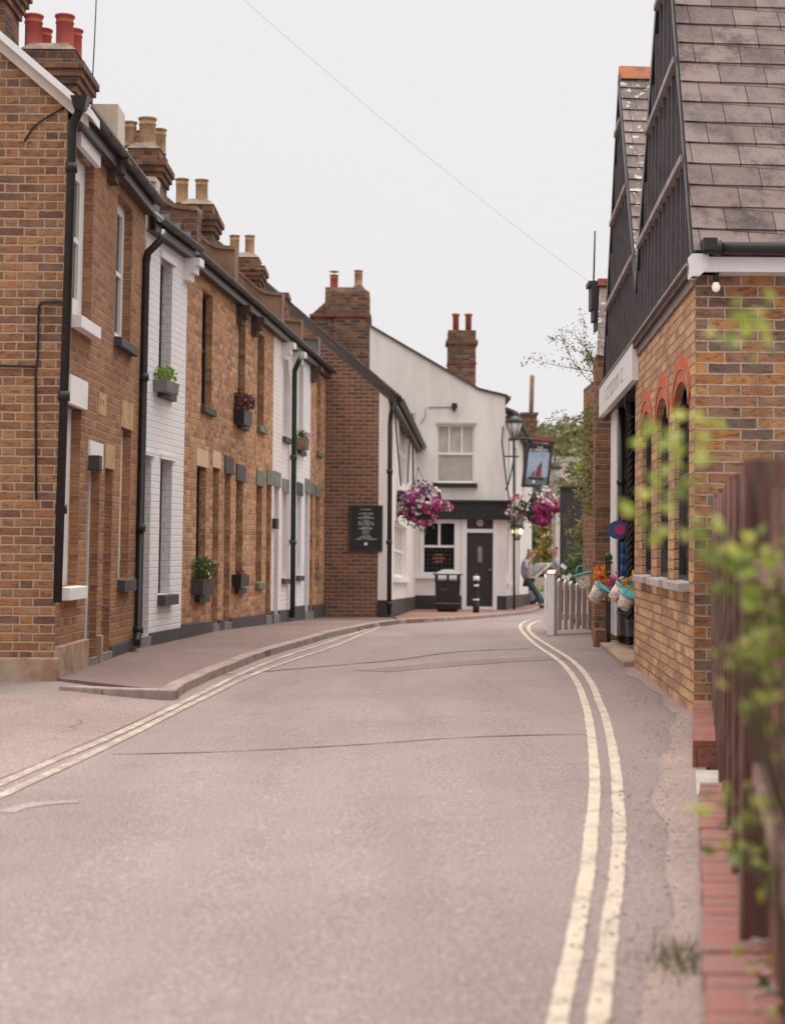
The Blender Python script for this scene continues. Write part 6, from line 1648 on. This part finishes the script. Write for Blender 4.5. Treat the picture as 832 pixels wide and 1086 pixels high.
# small gold plant on the pub eaves
# car -----------------------------------------------------------------
def car(label, C, rz):
    r = thing('parked_car', label, 'car', C)
    M_CARP = mat('car_cream', (.55,.47,.40), .3, .05, 3, spec=.5)
    r.rotation_euler = (0, 0, rz)
    prof = [(-1.95,.3),(-2.0,.55),(-1.92,.85),(-1.1,.95),(-.55,1.4),(.9,1.44),(1.65,.98),(1.95,.9),(2.0,.5),(1.93,.3)]
    x = MB(); n = len(prof); W2 = .82
    def sect(y, inset): return [Vector((px_*(1-.02*inset), y, pz-(.0 if pz < 1 else .03*inset))) for px_, pz in prof]
    for (ya, ia, yb, ib) in ((-W2, 1, -W2+.1, 0), (-W2+.1, 0, W2-.1, 0), (W2-.1, 0, W2, 1)):
        A, B = sect(ya, ia), sect(yb, ib)
        for k in range(n): j = (k+1) % n; x.face([A[k], A[j], B[j], B[k]])
    x.face(sect(-W2, 1)[::-1]); x.face(sect(W2, 1)); x.build('body', M_CARP, r)
    x = MB()
    for s_ in (-1, 1):
        y_ = s_*(W2+.004); x.prism([Vector((-1.0,y_,.95)), Vector((-.5,y_,1.34)), Vector((.15,y_,1.36)), Vector((.15,y_,.95))], (0,s_*.01,0)); x.prism([Vector((.22,y_,.95)), Vector((.22,y_,1.36)), Vector((.85,y_,1.36)), Vector((1.4,y_,.97))], (0,s_*.01,0))
    x.build('side_windows', M_GLASS, r)
    x = MB(); x.prism([Vector((-1.12,-.68,.965)), Vector((-1.12,.68,.965)), Vector((-.6,.62,1.39)), Vector((-.6,-.62,1.39))], (-.01,0,.012)); x.build('windscreen', M_GLASSL, r)
    for wx in (-1.25, 1.25):
        for s_ in (-1, 1):
            x = MB(); x.lathe([(.3,0),(.31,.05),(.31,.16),(.3,.2)], Vector((wx, s_*.88 if s_ < 0 else .68, .31)), 20, (0,1,0)); wh = x.build('wheel', M_BLACK, r)
            y = MB(); y.lathe([(.19,0),(.17,.012)], Vector((wx, s_*.885, .31)), 16, (0,s_,0)); y.build('rim', M_LEAD, wh)
    for s_ in (-1, 1): x = MB(); x.box(-2.02, -1.95, s_*.55-.15, s_*.55+.15, .6, .74); x.build('headlight', M_WHITE, r)
    return r
cc = at(592, 630, 31); cc.z = base(cc.y); car('cream car parked beyond the pub, nose towards the street', cc, R(12))
pp_ = at(580, 626, 33); pp_.z = base(pp_.y); r = thing('flower_tub', 'round white tub of yellow green plants beside the leaning man', 'planter', pp_)
x = MB(); x.lathe([(.22,0),(.3,.35),(.32,.42),(.28,.42)], pp_, 16); x.build('tub', M_WHITE, r, pp_)
y = MB()
for k in range(250):
    d = Vector((random.gauss(0,.16), random.gauss(0,.16), abs(random.gauss(0,.14)))); y.leaf(pp_+Vector((0,0,.42))+d, .08, .5)
y.build('foliage', M_LEAF1, r, pp_)

# people --------------------------------------------------------------
def skin_mesh(name, pts, edges, m, parent, root=0, sub=2):
    me = bpy.data.meshes.new(name); me.from_pydata([p[:3] for p in pts], edges, []); me.materials.append(m)
    o = bpy.data.objects.new(name, me); COL.objects.link(o); o.parent = parent
    md = o.modifiers.new('skin', 'SKIN'); md.use_smooth_shade = True
    for i, p in enumerate(pts):
        v = me.skin_vertices[0].data[i]; r_ = p[3] if len(p) > 3 else .05; v.radius = (r_, p[4] if len(p) > 4 else r_); v.use_root = (i == root)
    s_ = o.modifiers.new('sub', 'SUBSURF'); s_.levels = sub; s_.render_levels = sub
    return o
def chain(*ids): return list(zip(ids, ids[1:]))
M_SKIN = mat('skin', (.45,.24,.17), .6, .1, 8); M_SHIRT = mat('shirt_pale_blue', (.45,.47,.58), .8, .15, 6); M_JEANS = mat('dark_jeans', (.06,.085,.10), .85, .2, 8)
M_HAIR = mat('grey_hair', (.45,.40,.37), .8, .3, 40); M_SHOE = mat('dark_shoe', (.04,.03,.03), .5, .2, 8); M_SHORT = mat('blue_denim', (.09,.15,.28), .85, .2, 8)
def person(label, O, rz, lean=True, short=False, back=False, hair=M_HAIR):
    r = thing('person', label, 'person', O, None, rz)
    # local: faces +x, lean back towards -x.  feet at origin
    if lean:
        hipx, hipz = -.42, .80; chx, chz = -.50, 1.26; nkx, nkz = -.42, 1.42; hdx, hdz = -.33, 1.52
        knx, knz = -.17, .43
    else:
        hipx, hipz = 0, .92; chx, chz = -.02, 1.35; nkx, nkz = 0, 1.5; hdx, hdz = .03, 1.62; knx, knz = .03, .48
    B = []; E = []
    def add(*p): B.append(p); return len(B)-1
    pel = add(hipx, 0, hipz, .13, .15); wst = add((hipx+chx)/2-.02, 0, (hipz+chz)/2, .12, .15); chs = add(chx, 0, chz-.05, .12, .17); nk = add(nkx, 0, nkz-.02, .055, .055); h1 = add(hdx-.02, 0, hdz+.02, .085, .075); h2 = add(hdx-.02, 0, hdz+.13, .085, .075); chin = add(hdx+.05, 0, hdz-.02, .045, .045)
    nose = add(hdx+.09, 0, hdz+.05, .014, .014)
    E += chain(pel, wst, chs, nk, h1, h2) + [(h1, chin), (h1, nose)]
    for s_ in (-1, 1):
        hp = add(hipx+.03, s_*.10, hipz-.06, .09, .09); kn = add(knx+(.04 if s_ > 0 else 0), s_*.11, knz, .062, .062); an = add(.0+.05*s_, s_*.11, .09, .04, .04); to = add(.16+.05*s_, s_*.13, .035, .035, .04)
        E += chain(pel, hp, kn, an, to)
    hands = []
    for s_ in (-1, 1):
        sh = add(chx+.01, s_*.2, chz+.03, .06, .06)
        if lean and s_ < 0: el = add(chx+.05, s_*.27, chz-.24, .045, .045); wr = add(hdx+.02, s_*.14, hdz-.10, .032, .032); hd = add(hdx+.07, s_*.10, hdz-.04, .03, .022)
        elif lean: el = add(chx-.02, s_*.27, chz-.28, .045, .045); wr = add(hipx+.10, s_*.2, hipz+.02, .032, .032); hd = add(hipx+.17, s_*.17, hipz-.02, .03, .022)
        else: el = add(chx+.03, s_*.27, chz-.27, .045, .045); wr = add(chx+.26, s_*.12, chz-.30, .032, .032); hd = add(chx+.33, s_*.08, chz-.29, .03, .022)
        E += chain(chs, sh, el, wr, hd)
        hv = Vector(B[hd][:3]); wv_ = Vector(B[wr][:3]); d = (hv-wv_).normalized(); sd_ = Vector((-d.z, 0, d.x)).normalized() if abs(d.y) > .9 else d.cross(Vector((0,1,0))).normalized()
        for k, (o_, l_) in enumerate(((-.028,.065),(-.01,.078),(.009,.072),(.027,.058))):
            a = hv+sd_*o_+d*.03; m_ = a+d*l_*.5; e = a+d*l_*.85+Vector((0,-s_*.02,-.012))
            f0 = add(*a, .009, .009); f1 = add(*m_, .009, .009); f2 = add(*e, .007, .007); E += [(hd, f0), (f0, f1), (f1, f2)]
        a = hv-d*.0+sd_*-.035; e = a+sd_*-.03+d*.03; f0 = add(*a, .011, .011); f1 = add(*e, .008, .008); E += [(hd, f0), (f0, f1)]
    skin_mesh('body', B, E, M_SKIN, r, 0, 1)
    # shirt
    B = []; E = []
    pel = add(hipx, 0, hipz+.04, .15, .17); wst = add((hipx+chx)/2-.02, 0, (hipz+chz)/2, .14, .17); chs = add(chx, 0, chz-.05, .14, .19); nk = add(nkx-.01, 0, nkz-.05, .075, .08); E += chain(pel, wst, chs, nk)
    for s_ in (-1, 1):
        sh = add(chx+.01, s_*.2, chz+.03, .075, .075); dx = .035 if s_ < 0 and lean else -.01
        ee = add(chx+dx, s_*.255, chz-.17, .07, .07); E += chain(chs, sh, ee)
    skin_mesh('shirt', B, E, M_SHIRT, r, 0, 2)
    B = []; E = []
    pel = add(hipx, 0, hipz+.03, .145, .165); E = []
    for s_ in (-1, 1):
        hp = add(hipx+.03, s_*.10, hipz-.07, .105, .105)
        if short: kn = add(lerp(hipx, knx, .8), s_*.11, hipz+(knz-hipz)*.85, .09, .09); E += chain(pel, hp, kn)
        else: kn = add(knx+(.04 if s_ > 0 else 0), s_*.11, knz, .082, .082); an = add(.0+.05*s_, s_*.11, .12, .068, .068); E += chain(pel, hp, kn, an)
    skin_mesh('shorts' if short else 'trousers', B, E, M_SHORT if short else M_JEANS, r, 0, 2)
    for s_ in (-1, 1):
        B = []; a0 = add(-.05+.05*s_, s_*.12, .05, .05, .05); a1 = add(.08+.05*s_, s_*.13, .045, .045, .05); a2 = add(.2+.05*s_, s_*.14, .035, .035, .045); skin_mesh('shoe', B, chain(a0, a1, a2), M_SHOE, r, 0, 2)
    B = []; a0 = add(hdx-.06, 0, hdz+.06, .075, .08); a1 = add(hdx-.03, 0, hdz+.165, .075, .075); skin_mesh('hair', B, chain(a0, a1), hair, r, 0, 2)
    x = MB()
    for s_ in (-1, 1): x.lathe([(.01,0),(.009,.006)], (hdx+.062, s_*.032, hdz+.075), 8, (1,0,0))
    x.build('eyes', M_BLACK, r)
    return r
pm = at(574.5, 638.5, 37.5); pm.z = base(pm.y)+.004
person('grey haired man in pale blue shirt and dark jeans leaning back on the pub wall', pm, 0, True)
p2 = at(588.5, 640, 36); p2.z = base(p2.y)+.004
person('person in light blue shirt and blue shorts standing beyond the picket fence', p2, R(185), False, True, hair=mat('brown_hair', (.2,.13,.08), .8, .2, 30))

# overhead cable
a_ = at(225, -30, 110); b_ = at(626, 300, 81)
def cab(t): p = lerp(a_, b_, t); return p+Vector((0,0,-.25*4*t*(1-t)*.35))
x = MB(); x.tube([cab(k/24) for k in range(25)], .0017, 5); tag(x.build('overhead_cable', mat('cable_pale', (.55,.53,.53)), None, a_), 'thin overhead cable slanting across the pale sky', 'cable')  # sky glare that washes out the cable is put into its pale colour
# tuft of grass by the wall
g0 = gnd(722, 1024); x = MB()
for k in range(420):
    p = g0+Vector((random.gauss(.02,.05), random.gauss(0,.12), 0)); d = Vector((random.gauss(0,.25), random.gauss(0,.25), 1)).normalized(); L_ = random.uniform(.02,.06); s_ = Vector((random.gauss(0,1), random.gauss(0,1), 0)).normalized()*.0025
    x.r = random.random(); x.face([p-s_, p+s_, p+d*L_])
stuff(x.build('grass_tuft', leaf_mat('grass_blades', [(.08,.10,.04),(.16,.17,.07),(.25,.22,.12)], .3)))
